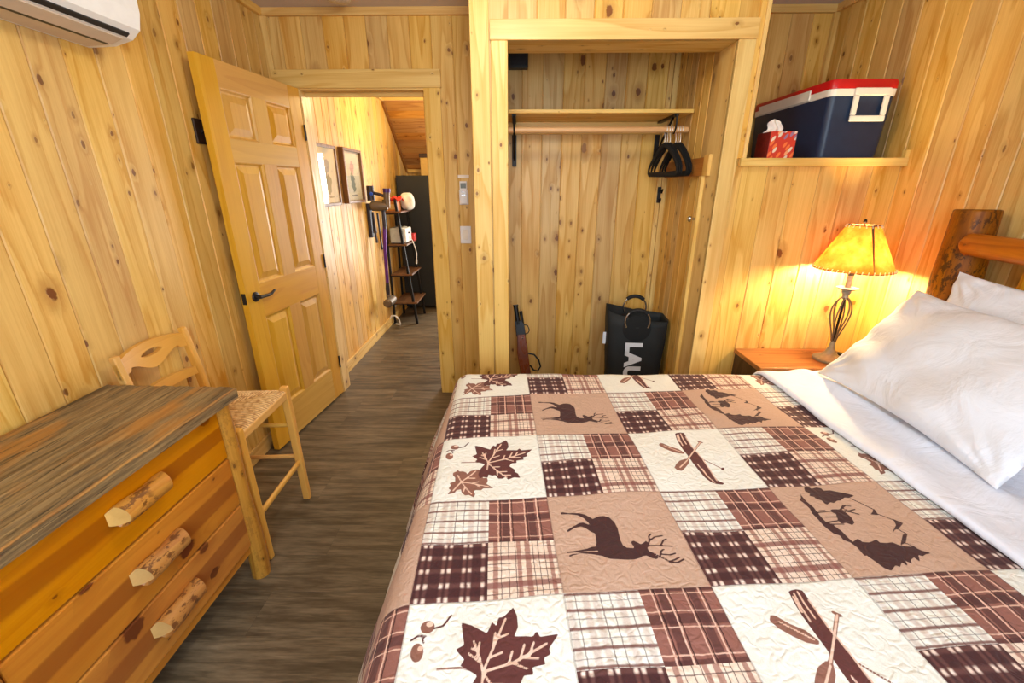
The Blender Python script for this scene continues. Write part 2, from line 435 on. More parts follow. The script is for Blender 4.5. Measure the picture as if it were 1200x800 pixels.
def wall(name, axis, c, face, rects, ph, m, w=BW):
    mb = MB(); boards(mb, axis, c, face, rects, w, ph)
    return struct(mb.build(name, m, fix=False))

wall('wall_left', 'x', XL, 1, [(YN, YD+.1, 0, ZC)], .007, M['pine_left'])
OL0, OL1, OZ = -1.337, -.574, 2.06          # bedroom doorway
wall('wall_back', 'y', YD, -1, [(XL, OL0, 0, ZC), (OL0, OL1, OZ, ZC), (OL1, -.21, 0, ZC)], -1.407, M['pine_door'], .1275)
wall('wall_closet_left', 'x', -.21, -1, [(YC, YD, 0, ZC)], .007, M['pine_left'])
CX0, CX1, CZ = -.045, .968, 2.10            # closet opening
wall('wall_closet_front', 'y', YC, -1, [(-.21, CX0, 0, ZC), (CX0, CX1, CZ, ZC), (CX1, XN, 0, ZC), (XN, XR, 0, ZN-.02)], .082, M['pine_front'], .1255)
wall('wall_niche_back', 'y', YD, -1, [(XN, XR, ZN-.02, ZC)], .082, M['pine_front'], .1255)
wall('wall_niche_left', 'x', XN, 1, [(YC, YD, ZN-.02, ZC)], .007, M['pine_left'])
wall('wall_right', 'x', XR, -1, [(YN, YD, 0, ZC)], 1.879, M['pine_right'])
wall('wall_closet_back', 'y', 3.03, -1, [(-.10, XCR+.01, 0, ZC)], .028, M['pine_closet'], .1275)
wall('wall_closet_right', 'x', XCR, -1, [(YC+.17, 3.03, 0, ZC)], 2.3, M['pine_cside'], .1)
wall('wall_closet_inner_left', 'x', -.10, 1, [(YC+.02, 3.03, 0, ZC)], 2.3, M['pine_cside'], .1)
# near wall behind the photographer, with the bedroom window
WX0, WX1, WZ0, WZ1 = -.55, .95, .95, 2.15
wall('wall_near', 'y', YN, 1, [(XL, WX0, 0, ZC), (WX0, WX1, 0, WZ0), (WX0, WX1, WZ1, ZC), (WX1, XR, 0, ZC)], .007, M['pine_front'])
struct(box_obj('floor', (-2.2, -1.0, -.06), (2.2, 6.3, 0), M['floor'], bevel=0))
mb = MB(); mb.box((XL-.06, YN-.1, ZC), (XR+.06, YD+.1, ZC+.05)); struct(mb.build('ceiling', M['ceiling']))

def trim(a, b, g, name='trim', bevel=.002, m=None): return struct(box_obj(name, a, b, m or M['trim_'+g], bevel=bevel))
n = [0]
def T(a, b, g, **k):
    n[0] += 1; return trim(a, b, g, 'trim_%d' % n[0], **k)
# door casing and jambs
T((OL1, YD-.02, 0), (-.473, YD-.0005, OZ), 'z'); T((-1.44, YD-.02, 0), (OL0, YD-.0005, OZ), 'z')
T((-1.491, YD-.024, OZ), (-.466, YD-.0005, 2.158), 'x')
T((OL1-.004, YD-.012, 0), (OL1+.03, YD+.11, OZ), 'z'); T((OL0-.03, YD-.012, 0), (OL0+.004, YD+.11, OZ), 'z'); T((OL0, YD-.012, OZ-.012), (OL1, YD+.11, OZ+.02), 'x')
T((OL0, YD+.05, OZ-.035), (OL1-.015, YD+.075, OZ-.012), 'x')
T((OL1-.018, YD+.05, 0), (OL1-.003, YD+.085, OZ-.013), 'z')
# crown strips
T((XL, YD-.024, 2.43), (-.21, YD-.0005, ZC), 'x'); T((XL+.0005, YN, 2.43), (XL+.024, YD-.024, ZC), 'y')
T((XN, YD-.024, 2.43), (XR, YD-.0005, ZC), 'x'); T((XR-.024, YC+.002, 2.43), (XR-.0005, YD-.024, ZC), 'y')
T((XL+.0005, YD-.02, .0), (XL+.04, YD-.0005, 2.43), 'z')
T((XR-.028, YD-.026, ZN), (XR-.0005, YD-.0005, 2.43), 'z')
# baseboards
struct(box_obj('baseboard_left', (XL+.0005, YN, 0), (XL+.016, YD-.02, .09), M['trim_y'], bevel=.003))
# closet corner board, casing, jambs, header
T((-.212, YC-.012, 0), (-.128, YC-.0005, ZC), 'z')
T((CX0-.075, YC-.022, 0), (CX0, YC-.0005, CZ), 'z'); T((CX1, YC-.022, 0), (CX1+.075, YC-.0005, CZ), 'z')
T((CX0-.078, YC-.026, CZ), (CX1+.078, YC-.0005, CZ+.078), 'x')
T((CX0-.055, YC-.010, 0), (CX0, YC+.025, CZ), 'z'); T((CX1, YC-.010, 0), (CX1+.02, YC+.17, CZ), 'z')
T((CX0-.05, YC-.010, CZ), (CX1+.02, YC+.18, CZ+.02), 'x')
T((XCR-.030, 3.005, 0), (XCR-.0005, 3.0295, ZC), 'z')            # closet inside corner strip
T((XCR-.06, 3.012, 0), (XCR-.032, 3.0295, ZC), 'z')
# niche edge board and sill
T((1.043, YC-.020, ZN), (1.066, YC-.0005, ZC), 'z'); T((1.066, YC-.026, ZN), (1.084, YC+.03, ZC), 'z')
T((1.060, YC-.030, ZN-.036), (XR-.0005, YC, ZN+.001), 'x'); T((XN, YC-.002, ZN-.02), (XR-.0005, YD-.0005, ZN), 'x')
T((XR-.02, YC-.028, ZN+.001), (XR-.0005, YC-.002, ZN+.035), 'z')
# bedroom window frame (behind the photographer)
w = bpy.data.objects.new('window_1', None); COL.objects.link(w); w.location = (0, 0, 0); w['kind'] = 'structure'
mb = MB()
for a, b in (((WX0-.08, YN, WZ0-.08), (WX0, YN+.02, WZ1+.08)), ((WX1, YN, WZ0-.08), (WX1+.08, YN+.02, WZ1+.08)), ((WX0, YN, WZ1), (WX1, YN+.02, WZ1+.08)), ((WX0, YN, WZ0-.08), (WX1, YN+.035, WZ0)),
             ((WX0, YN-.08, WZ0), (WX0+.04, YN-.03, WZ1)), ((WX1-.04, YN-.08, WZ0), (WX1, YN-.03, WZ1)), ((.18, YN-.08, WZ0), (.22, YN-.03, WZ1)), ((WX0, YN-.08, WZ0), (WX1, YN-.03, WZ0+.04)), ((WX0, YN-.08, WZ1-.04), (WX1, YN-.03, WZ1))): mb.box(a, b)
mb.build('window_frame', M['trim_x'], w, bevel=.002)
MB().add([(WX0+.04, YN-.055, WZ0+.04), (WX1-.04, YN-.055, WZ0+.04), (WX1-.04, YN-.055, WZ1-.04), (WX0+.04, YN-.055, WZ1-.04)], [(0, 1, 2, 3)]).build('pane', M['glass'], w)

# ---- hall beyond the doorway
XH, YH = -1.45, 6.05
ZH = 2.385
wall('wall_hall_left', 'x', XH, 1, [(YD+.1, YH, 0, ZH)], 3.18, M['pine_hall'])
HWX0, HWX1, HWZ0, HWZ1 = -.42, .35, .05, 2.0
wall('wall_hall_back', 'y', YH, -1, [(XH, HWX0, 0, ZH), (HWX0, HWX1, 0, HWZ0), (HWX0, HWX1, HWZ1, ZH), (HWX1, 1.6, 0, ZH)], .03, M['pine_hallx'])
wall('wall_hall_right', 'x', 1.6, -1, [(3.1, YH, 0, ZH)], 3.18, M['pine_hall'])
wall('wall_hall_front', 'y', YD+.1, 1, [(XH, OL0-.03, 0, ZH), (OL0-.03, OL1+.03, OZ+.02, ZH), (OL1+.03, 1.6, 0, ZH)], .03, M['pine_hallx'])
mb = MB(); mb.box((XH-.05, YD+.1, ZH), (1.65, YH+.05, ZH+.05)); struct(mb.build('ceiling_hall', M['ceiling']))
# sloped pine ceiling with its dormer cheek
YS0, YS1, ZS = 5.16, 6.02, 1.70
mb = MB(); o = 0
nb_ = 11
for i in range(nb_):
    t0, t1 = i/nb_, (i+1)/nb_
    P = lambda t, d=0: (YS0+(YS1-YS0)*t, ZH-.03+(ZS-ZH+.03)*t+d)
    (y0, z0), (y1, z1) = P(t0), P(t1)
    e = .004
    mb.add([(XH, y0, z0+.004), (-.62, y0, z0+.004), (-.62, y0+e, z0-.003), (XH, y0+e, z0-.003), (-.62, y1-e, z1+.003), (XH, y1-e, z1+.003), (XH, y1, z1+.004), (-.62, y1, z1+.004)],
           [(0, 1, 2, 3), (3, 2, 4, 5), (5, 4, 7, 6)])
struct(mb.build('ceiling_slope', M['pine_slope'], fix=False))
mb = MB(); mb.prism([(YS0, ZH), (YS1, ZS), (YS1+.02, ZH)], lambda a, b: (-.62, a, b), lambda a, b: (-.60, a, b)); struct(mb.build('wall_dormer', M['pine_hall']))
T((XH+.001, YS0-.03, ZH-.035), (-.62, YS0+.01, ZH), 'x')
mb = MB(); mb.prism([(YS0, ZH-.02), (YS0, ZH-.075), (YS1-.02, ZS-.045), (YS1-.02, ZS+.012)], lambda a, b: (XH+.001, a, b), lambda a, b: (XH+.022, a, b)); struct(mb.build('trim_40', M['trim_dark']))
T((XH+.001, YD+.1, ZH-.04), (XH+.024, YS0, ZH-.001), 'y')
T((XH+.001, YH-.05, ZS-.04), (-.62, YH-.03, ZS), 'x')
struct(box_obj('baseboard_hall', (XH+.0005, YD+.1, 0), (XH+.018, YH-.002, .095), M['trim_y'], bevel=.003))
# hall glass door that gives the daylight seen in the first picture
d2 = bpy.data.objects.new('window_2', None); COL.objects.link(d2); d2['kind'] = 'structure'
mb = MB()
for a, b in (((HWX0-.09, YH-.02, 0), (HWX0, YH-.001, HWZ1+.09)), ((HWX1, YH-.02, 0), (HWX1+.09, YH-.001, HWZ1+.09)), ((HWX0, YH-.02, HWZ1), (HWX1, YH-.001, HWZ1+.09)),
             ((HWX0, YH+.02, HWZ0), (HWX0+.09, YH+.06, HWZ1)), ((HWX1-.09, YH+.02, HWZ0), (HWX1, YH+.06, HWZ1)), ((HWX0, YH+.02, HWZ0), (HWX1, YH+.06, .3)), ((HWX0, YH+.02, HWZ1-.1), (HWX1, YH+.06, HWZ1))): mb.box(a, b)
mb.build('window_frame', M['trim_z'], d2, bevel=.002)
MB().add([(HWX0+.09, YH+.04, .3), (HWX1-.09, YH+.04, .3), (HWX1-.09, YH+.04, HWZ1-.1), (HWX0+.09, YH+.04, HWZ1-.1)], [(0, 1, 2, 3)]).build('pane', M['glass'], d2)

# ---- six panel door, open against the left wall
door = bpy.data.objects.new('door_1', None); COL.objects.link(door); door['kind'] = 'structure'
door['label'] = 'open six panel pine door with black lever handle'
door.location = (-1.333, 2.962, .012); door.rotation_euler = (0, 0, math.atan2(-.775, -.088))
DW, DH, DT = .778, 2.043, .035
st = .112; mid0, mid1 = DW/2-.055, DW/2+.055
rails = [(0, .235), (.80, .985), (1.60, 1.705), (1.925, DH)]
for nme, x0, x1 in (('stile', 0, st), ('stile', DW-st, DW)):
    box_obj(nme, (x0, -DT, 0), (x1, 0, DH), M['door_z'], door, .0015)
for z0, z1 in rails: box_obj('rail', (st, -DT+.0005, z0), (DW-st, -.0005, z1), M['door_x'], door, .001)
for (z0, z1) in ((.235, .80), (.985, 1.60), (1.705, 1.925)):
    box_obj('mullion', (mid0, -DT+.0005, z0), (mid1, -.0005, z1), M['door_z'], door, .001)
    for x0, x1 in ((st, mid0), (mid1, DW-st)):
        mb = MB()
        for sgn, y0 in ((1, 0.0), (-1, -DT)):
            L = [(0, -.0004), (.004, -.002), (.012, -.011), (.018, -.012), (.020, -.0125), (.050, -.004), (.053, -.003)]
            o = len(mb.v)
            for ins, dy in L:
                for (x, z) in ((x0+ins, z0+ins), (x1-ins, z0+ins), (x1-ins, z1-ins), (x0+ins, z1-ins)): mb.v.append((x, y0+sgn*dy, z))
            for i in range(len(L)-1):
                for k in range(4): mb.q(o+4*i+k, o+4*i+(k+1) % 4, o+4*i+4+(k+1) % 4, o+4*i+4+k)
            mb.q(*[o+4*(len(L)-1)+k for k in range(4)])
        mb.build('door_panel', M['door_z'], door)
hd = MB(); hd.lathe([(.0, 0), (.026, 0), (.027, .004), (.024, .009), (.012, .012), (.011, .035), (.0, .036)], 24, cap=False)
R = Matrix.Rotation(-PI/2, 4, 'X')
hd.v = [tuple(R @ Vector(v)+Vector((DW-.062, 0, .925))) for v in hd.v]
hx, hy, hz = DW-.062, .038, .925
hd.tube([(hx+.012, hy, hz), (hx-.02, hy, hz), (hx-.055, hy, hz-.002), (hx-.085, hy, hz+.002), (hx-.105, hy+.002, hz+.012), (hx-.118, hy+.002, hz+.014)], [.0085, .0095, .009, .008, .0065, .004], 12)
hd.build('door_handle', M['black'], door, smooth=True)
hb = MB(); hb.lathe([(.0, 0), (.026, 0), (.027, .004), (.012, .012), (.011, .03), (.0, .031)], 24, cap=False)
R2 = Matrix.Rotation(PI/2, 4, 'X'); hb.v = [tuple(R2 @ Vector(v)+Vector((hx, -DT, hz))) for v in hb.v]
hb.tube([(hx+.01, -DT-.035, hz), (hx-.03, -DT-.035, hz), (hx-.1, -DT-.035, hz+.004)], .008, 10); hb.build('door_handle', M['black'], door, smooth=True)
mb = MB(); mb.box((DW-.0005, -DT+.005, .895), (DW+.0015, -.005, .955)); mb.build('latch_plate', M['black'], door, bevel=.001)
for z in (.25, 1.0, 1.8):
    mb = MB(); mb.tube([(-.004, .004, z-.045), (-.004, .004, z+.045)], .006, 10); mb.build('hinge', M['black'], door, smooth=True)

# ---- camera
cam = bpy.data.cameras.new('camera'); co = bpy.data.objects.new('camera', cam); COL.objects.link(co); SC.camera = co
F = 504.27
cam.sensor_fit = 'HORIZONTAL'; cam.sensor_width = 36.0; cam.lens = 36*F/1200; cam.clip_start = .02
co.location = (0, 0, 1.5)
p, y_, r_ = math.radians(19.919), math.radians(.698), math.radians(-.075)
def cam_axes(p, y, r):
    Fw = Vector((0, math.cos(p), -math.sin(p))); U = Vector((0, math.sin(p), math.cos(p))); X = Vector((1, 0, 0))
    R2 = X*math.cos(r)+U*math.sin(r); U2 = -X*math.sin(r)+U*math.cos(r)
    Rz = Matrix.Rotation(y, 3, 'Z'); return Rz @ R2, Rz @ U2, Rz @ Fw
a, b, c = cam_axes(p, y_, r_)
mt = Matrix((a, b, -c)).transposed().to_4x4(); mt.translation = co.location; co.matrix_world = mt

# ---- light
wd = bpy.data.worlds.new('sky'); SC.world = wd; wd.use_nodes = True
bg = wd.node_tree.nodes['Background']
sk = wd.node_tree.nodes.new('ShaderNodeTexSky'); sk.sky_type = 'NISHITA'; sk.sun_elevation = math.radians(50); sk.sun_rotation = math.radians(120); sk.sun_disc = False
wd.node_tree.links.new(sk.outputs[0], bg.inputs[0]); bg.inputs[1].default_value = .30
def area(name, loc, aim, sx, sy, power, col, spread=180):
    l = bpy.data.lights.new(name, 'AREA'); l.shape = 'RECTANGLE'; l.size = sx; l.size_y = sy; l.energy = power; l.color = col; l.spread = math.radians(spread)
    o = bpy.data.objects.new(name, l); COL.objects.link(o); o.location = loc
    o.rotation_euler = (Vector(aim)-Vector(loc)).to_track_quat('-Z', 'Y').to_euler(); return o
area('window_daylight', ((WX0+WX1)/2, YN+.03, (WZ0+WZ1)/2), (.2, 3, 1.15), WX1-WX0-.1, WZ1-WZ0-.1, 46, (.74, .87, 1.0))
area('hall_daylight', ((HWX0+HWX1)/2, YH-.04, 1.15), ((HWX0+HWX1)/2-.75, 3.5, 1.3), .6, 1.5, 62, (1, .97, .9))
def point(name, loc, power, col, rad):
    l = bpy.data.lights.new(name, 'POINT'); l.energy = power; l.color = col; l.shadow_soft_size = rad
    o = bpy.data.objects.new(name, l); COL.objects.link(o); o.location = loc; return o
point('room_fill', (-.05, 1.30, 2.30), 24, (1, .94, .80), .12)  # added overhead fill light, no fixture in the room
point('hall_ceiling_lamp', (-.75, 4.3, 2.2), 25, (1, .78, .38), .08)
SC.view_settings.view_transform = 'Standard'; SC.view_settings.look = 'None'; SC.view_settings.exposure = 0.2
SC.cycles.max_bounces = 8; SC.cycles.diffuse_bounces = 5; SC.cycles.sample_clamp_indirect = 6.0
# ------------------------------------------------------------------ left side things
# air conditioner
t = thing('air_conditioner', 'white wall mounted split air conditioner high on the left pine wall', 'air conditioner', (XL, 1.345, 1.956))
prof = [(.001, 0), (.10, .004), (.165, .022), (.198, .05), (.212, .10), (.214, .20), (.200, .262), (.165, .285), (.001, .288)]
L = .415
mb = MB(); mb.prism(prof, lambda a, b: (a, -L, b), lambda a, b: (a, L, b)); mb.build('housing', M['white_plastic'], t, bevel=.004)
mb = MB(); mb.prism([(.020, -.0015), (.098, .0020), (.098, .006), (.020, .004)], lambda a, b: (a, -L+.02, b), lambda a, b: (a, L-.03, b)); mb.build('underside_panel', M['shaded_plastic'], t)
mb = MB(); mb.prism([(.100, .000), (.112, .003), (.112, .012), (.100, .010)], lambda a, b: (a, -L+.03, b), lambda a, b: (a, L-.045, b)); mb.build('air_slot', M['black'], t)
mb = MB(); mb.prism([(.115, .001), (.160, .0165), (.160, .026), (.115, .012)], lambda a, b: (a, -L+.03, b), lambda a, b: (a, L-.04, b)); mb.build('louver_flap', M['shaded_plastic'], t)
mb = MB(); mb.prism([(.171, .0225), (.183, .0315), (.181, .040), (.169, .031)], lambda a, b: (a, -L+.03, b), lambda a, b: (a, L-.035, b)); mb.build('air_slot', M['black'], t)
for i in range(5):
    box_obj('indicator', (.2135, .22+i*.018, .135), (.2148, .228+i*.018, .139), M['red'] if i == 4 else M['black'], t, 0)

# bronze switch plate
t = thing('light_switch', 'dark bronze switch plate on left wall half hidden behind the open door', 'light switch', (XL, 2.268, 1.742))
box_obj('plate', (0.0005, -.066, -.055), (.012, .066, .055), M['bronze'], t, .004)
for y in (-.026, .026):
    mb = MB(); mb.box((.010, y-.006, -.013), (.014, y+.006, .013)); mb.build('toggle_slot', M['black'], t)
    mb = MB(); mb.hexa([(.012, y-.004, -.006), (.012, y+.004, -.006), (.012, y+.004, .006), (.012, y-.004, .006)], [(.026, y-.003, .004), (.026, y+.003, .004), (.026, y+.003, .011), (.026, y-.003, .011)]); mb.build('toggle', M['bronze'], t, bevel=.001)

# dresser (slightly turned)
t = thing('dresser', 'low pine log dresser with three drawers and weathered grey plank top', 'dresser', (-1.478, .955, 0), math.radians(-1.6))
DWd, DDp, DZ = .845, .455, .83       # length along y, depth along x, height
y0, y1 = -.425, .425
mb = MB()
def topf(u, v):
    return None
N = 24
nx, ny = 20, 60
vs = []
mb = MB()
def tz(x, y): return .0012*math.sin(x*90+2*math.sin(y*7))+.001*math.sin(x*210+y*9)
TX0, TX1, TY0, TY1 = -.008, .468, y0-.02, y1+.005
mb.grid(lambda u, v: (TX0+(TX1-TX0)*u, TY0+(TY1-TY0)*v, DZ-.003+tz(TX0+(TX1-TX0)*u, v)), 60, 30)
o = len(mb.v)
mb.box((TX0, TY0, DZ-.042), (TX1, TY1, DZ-.0055))
mb.build('plank_top', M['weathered'], t, fix=True)
mb = MB()
pts = [(TX1-.002, TY0+(TY1-TY0)*k/14, DZ-.006+.0012*math.sin(k*2.1)) for k in range(15)]
mb.tube(pts, [.0042+.001*math.sin(k*1.7) for k in range(15)], 8); mb.build('worn_edge', M['worn'], t, smooth=True)
# log corner posts
for nm, x, y in (('leg', .418, y1-.035), ('leg', .418, y0+.035), ('leg', .04, y1-.035), ('leg', .04, y0+.035)):
    mb = MB(); ph = random.random()*6
    mb.tube([(x+.003*math.sin(ph+k), y+.003*math.cos(ph*2+k*1.3), DZ-.043-(DZ-.043)*k/8) for k in range(9)], [.031, .030, .0315, .032, .031, .033, .034, .035, .034], 18)
    mb.build('leg', M['log'], t, smooth=True)
for yy in (y0+.03, y1-.05): box_obj('side_panel', (.05, yy, .13), (.40, yy+.02, DZ-.043), M['dress_z'], t)
box_obj('back_panel', (.015, y0+.04, .13), (.03, y1-.04, DZ-.043), M['dress_y'], t)
box_obj('bottom_rail', (.38, y0+.05, .135), (.418, y1-.05, .172), M['dress_y'], t)
dz = [(.178, .372), (.380, .576), (.584, .782)]
for k, (a, b) in enumerate(dz):
    zc = (a+b)/2
    mb = MB(); h = (b-a)/2
    mb.box((-.02, y0+.068, -h), (.0, y1-.068, h))
    d = mb.build('drawer', M['drawer'], t, bevel=.004); d.location = (.432, 0, zc)
    # drawer box behind the front
    mb = MB(); mb.box((-.36, y0+.075, -h+.01), (-.02, y1-.075, h-.02)); mb.build('drawer_box', M['dress_y'], d)
    # half log pull with one oblique pale cut
    mb = MB(); seg = 28; rr = .030; Lp = .090
    for s in range(9):
        f = s/8
        for kx in range(seg):
            w_ = 2*PI*kx/seg; cx, cz = math.cos(w_), math.sin(w_)
            yl = -Lp+.0*cx+2*Lp*f
            if s == 0: yl += .075*(cx+1)/2
            if s == 8: yl -= .018*(cx+1)/2
            r = rr*((1+.05*math.sin(3*w_+s))*(.96+.04*math.sin(s)) if 0 < s < 8 else .95)
            mb.v.append((.022+r*cx*1.0, yl, r*cz*1.05))
    for s in range(8):
        for kx in range(seg):
            l = (kx+1) % seg; mb.q(s*seg+kx, s*seg+l, (s+1)*seg+l, (s+1)*seg+kx)
    mb.cur = 1; mb.q(*range(seg)[::-1]); mb.q(*[8*seg+kk for kk in range(seg)])
    pl = mb.build('drawer_pull', [M['log_pull'], M['log_cut']], d, smooth=True); pl.location = (0, .005, .012)
    for f in pl.data.polygons:
        if f.material_index == 1: f.use_smooth = False

# counter stool with rush seat
t = thing('counter_stool', 'pale wooden stool with woven rush seat and low curved back', 'stool', (-1.25, 1.59, 0), math.radians(1.5))
hx = .185
def leg(pts, r): mb = MB(); mb.tube(pts, r, 14, flat=(1, 1)); return mb.build('leg', M['chair_z'], t, smooth=True)
def sq(pts, s0):
    mb = MB(); mb.tube([Vector(p) for p in pts], s0, 4); return mb
for sy in (-1, 1):
    mb = MB(); x, y = .185, .188*sy
    mb.hexa([(x-.014, y-.014, 0), (x+.020, y-.014, 0), (x+.020, y+.014, 0), (x-.014, y+.014, 0)], [(x-.020, y-.016-.004*sy, .632), (x+.014, y-.016-.004*sy, .632), (x+.014, y+.016-.004*sy, .632), (x-.020, y+.016-.004*sy, .632)])
    mb.build('leg', M['chair_z'], t, bevel=.007, seg=3)
    mb = MB(); x = -.165; y = .172*sy
    secs = [(x-.012, 0), (x-.004, .30), (x, .60), (x-.012, .75), (x-.034, .925)]
    for i, (cx, z) in enumerate(secs):
        w = .016 if i < 4 else .012
        for a, b in ((-1, -1), (1, -1), (1, 1), (-1, 1)): mb.v.append((cx+a*w, y+b*.014, z))
    for i in range(4):
        for k in range(4): mb.q(i*4+k, i*4+(k+1) % 4, i*4+4+(k+1) % 4, i*4+4+k)
    mb.q(3, 2, 1, 0); mb.q(16, 17, 18, 19)
    mb.build('leg', M['chair_z'], t, bevel=.006, seg=3)
# rails and rungs
def bar(name, a, b, r, m, flat=(1, 1)):
    mb = MB(); mb.tube([a, b], r, 12, flat=flat); return mb.build(name, m, t, smooth=True)
bar('rung', (.186, -.18, .225), (.186, .18, .225), .0125, M['chair_y'], (.8, 1.2))
bar('rung', (-.16, -.165, .30), (-.16, .165, .30), .010, M['chair_y'])
for sy in (-1, 1):
    bar('rung', (.18, .185*sy, .255), (-.16, .171*sy, .255), .010, M['chair_x'])
    bar('rung', (.178, .184*sy, .43), (-.16, .171*sy, .43), .009, M['chair_x'])
def railbox(a, b): mb = MB(); mb.hexa(*a) ; return mb
for nm, vs in (('seat_rail', ((.170, -.17, .575), (.196, .17, .61))), ('seat_rail', ((-.178, -.16, .575), (-.155, .16, .61)))): box_obj(nm, vs[0], vs[1], M['chair_y'], t, .005)
for sy in (-1, 1): box_obj('seat_rail', (-.155, .164*sy, .575), (.170, .186*sy, .61), M['chair_x'], t, .005)
# woven seat
NS = 84
mb = MB(); cords = []
def seat_pt(u, v):
    x = -.178+.372*u; hw = .178+.010*u; y = (2*v-1)*hw
    a, b = abs(2*u-1), abs(2*v-1)
    tt = (v if a >= b else u)      # cords run square to the nearest rail
    g = math.sin(tt*PI*30)**2
    e = max(a, b)
    z = .606+.022*(1-e**3)*.35+.014*(1-e**10)+.004*g-.010*math.exp(-((a-b)/.03)**2)*.5
    cords.append(g)
    return (x, y, z)
mb.grid(seat_pt, NS*2, NS*2)
so = mb.build('seat', M['rush'], t, smooth=True, fix=False)
at = so.data.attributes.new('cord', 'FLOAT', 'POINT'); at.data.foreach_set('value', cords)
mb = MB(); mb.box((-.172, -.172, .575), (.188, .182, .607)); mb.build('seat_underside', M['rush'], so, bevel=.01)
# shaped crest with a slot, and a lower back rail
def crest(z0f, z1f, name, slot=None):
    mb = MB(); n = 40; th = .009
    def xb(y, z): return -.165-.012-.022*(z-.75)/.175-.026*(1-(y/.175)**2)
    rows = []
    for i in range(n+1):
        y = -.186+.372*i/n; a, b = z0f(y), z1f(y)
        if slot and abs(y) < slot[0]:
            s = math.sqrt(max(0, 1-(y/slot[0])**2))*slot[2]
            rows.append((y, [a, slot[1]-s, slot[1]+s, b]))
        else: rows.append((y, [a, slot[1], slot[1], b] if slot else [a, a+(b-a)*.33, a+(b-a)*.66, b]))
    for y, zs in rows:
        for dx in (th, -th):
            for z in zs: mb.v.append((xb(y, z)+dx, y, z))
    for i in range(n):
        p, q_ = i*8, (i+1)*8
        hole = slot and (abs(rows[i][0]) < slot[0] or abs(rows[i+1][0]) < slot[0])
        for k in range(3):
            if hole and k == 1: continue
            mb.q(p+k, q_+k, q_+k+1, p+k+1); mb.q(p+4+k+1, q_+4+k+1, q_+4+k, p+4+k)
        if hole:
            mb.q(p+1, p+5, q_+5, q_+1); mb.q(p+2, q_+2, q_+6, p+6)
        mb.q(p, p+4, q_+4, q_); mb.q(p+3, q_+3, q_+7, p+7)
    mb.q(0, 1, 5, 4); mb.q(1, 2, 6, 5); mb.q(2, 3, 7, 6)
    p = n*8; mb.q(p, p+4, p+5, p+1); mb.q(p+1, p+5, p+6, p+2); mb.q(p+2, p+6, p+7, p+3)
    return mb.build(name, M['chair_y'], t, smooth=True)
crest(lambda y: .838-.022*math.cos(y/.186*PI*1.5)*(1 if abs(y) < .125 else .5), lambda y: .905+.018*math.cos(y/.186*PI/2)-.008*(abs(y)/.186)**4, 'crest_rail', (.05, .878, .013))
crest(lambda y: .715, lambda y: .745+.012*math.cos(y/.186*PI/2), 'back_rail')

# ------------------------------------------------------------------ door wall
t = thing('light_switch', 'white rocker light switch on the pine wall between doorway and closet', 'light switch', (-.350, YD, 1.185))
box_obj('plate', (-.037, -.007, -.058), (.037, -.0005, .058), M['white_plastic'], t, .003)
box_obj('rocker', (-.017, -.012, -.033), (.017, -.006, .033), M['cooler_white'], t, .002)
t = thing('remote_control', 'white handheld remote in its holder above the white light switch', 'remote', (-.353, YD, 1.455))
box_obj('holder', (-.030, -.012, -.075), (.030, -.0005, .02), M['white_plastic'], t, .003)
box_obj('casing', (-.024, -.026, -.070), (.024, -.012, .072), M['white_plastic'], t, .004)
box_obj('screen', (-.018, -.0272, .028), (.018, -.0255, .060), plain('lcd', srgb(112, 122, 112), .3), t, .001)
for i in range(3): box_obj('button', (-.015+i*.011, -.0275, .002), (-.007+i*.011, -.0255, .010), M['steel'], t, .001)
box_obj('button', (-.015, -.0275, -.02), (.015, -.0255, -.008), M['steel'], t, .001)
t = thing('wall_label', 'small pale paper strip stuck on the wall above the remote', 'label', (-.352, YD, 1.556))
box_obj('strip', (-.036, -.002, -.009), (.036, -.0005, .009), M['tissue'], t, 0)
# glass ceiling light
t = thing('ceiling_light', 'small faceted glass ceiling light over the doorway', 'ceiling light', (-.945, 2.735, ZC))
mb = MB(); mb.lathe([(.0, 0), (.075, 0), (.075, -.012), (.068, -.016), (.0, -.016)], 24, cap=False); mb.build('base', M['white_plastic'], t, smooth=True)
mb = MB(); mb.lathe([(.064, -.015), (.072, -.030), (.064, -.048), (.045, -.056), (.018, -.060), (.0, -.060)], 12, cap=False); mb.build('glass_dome', plain('frosted faceted glass', srgb(196, 186, 176), .12, var=.15, scale=70), t)

# ------------------------------------------------------------------ closet
t = thing('closet_shelf', 'long pine shelf board at the top of the open closet', 'shelf', (.44, 2.85, 1.875))
box_obj('board', (-.535, -.185, 0), (.53, .165, .019), M['trim_x'], t, .002)
box_obj('back_cleat', (-.53, .160, -.07), (.50, .179, -.0005), M['trim_x'], t, .002)
def bracket(label, x):
    t = thing('shelf_bracket', label, 'bracket', (x, 3.03, 1.875), group=None)
    mb = MB(); mb.box((-.014, -.006, -.26), (.014, -.0205, -.075)); mb.build('wall_plate', M['iron'], t, bevel=.001)
    mb = MB(); mb.box((-.012, -.34, -.012), (.012, -.025, -.0005)); mb.build('arm', M['iron'], t, bevel=.001)
    mb = MB(); mb.tube([(0, -.022, -.22), (0, -.12, -.12), (0, -.28, -.015)], .007, 8); mb.build('brace', M['iron'], t, smooth=True)
    mb = MB(); mb.tube([(0, -.345, -.006), (0, -.352, -.05), (0, -.345, -.078), (0, -.325, -.098), (0, -.303, -.09), (0, -.296, -.072)], .005, 8); mb.build('rod_hook', M['iron'], t, smooth=True)
    return t
bracket('black iron shelf bracket holding left end of closet rod', -.02)
bracket('black iron shelf bracket behind the hangers on the right', .886)
t = thing('closet_rod', 'pale wooden dowel rod hanging under the closet shelf', 'rod', (.44, 2.705, 1.796))
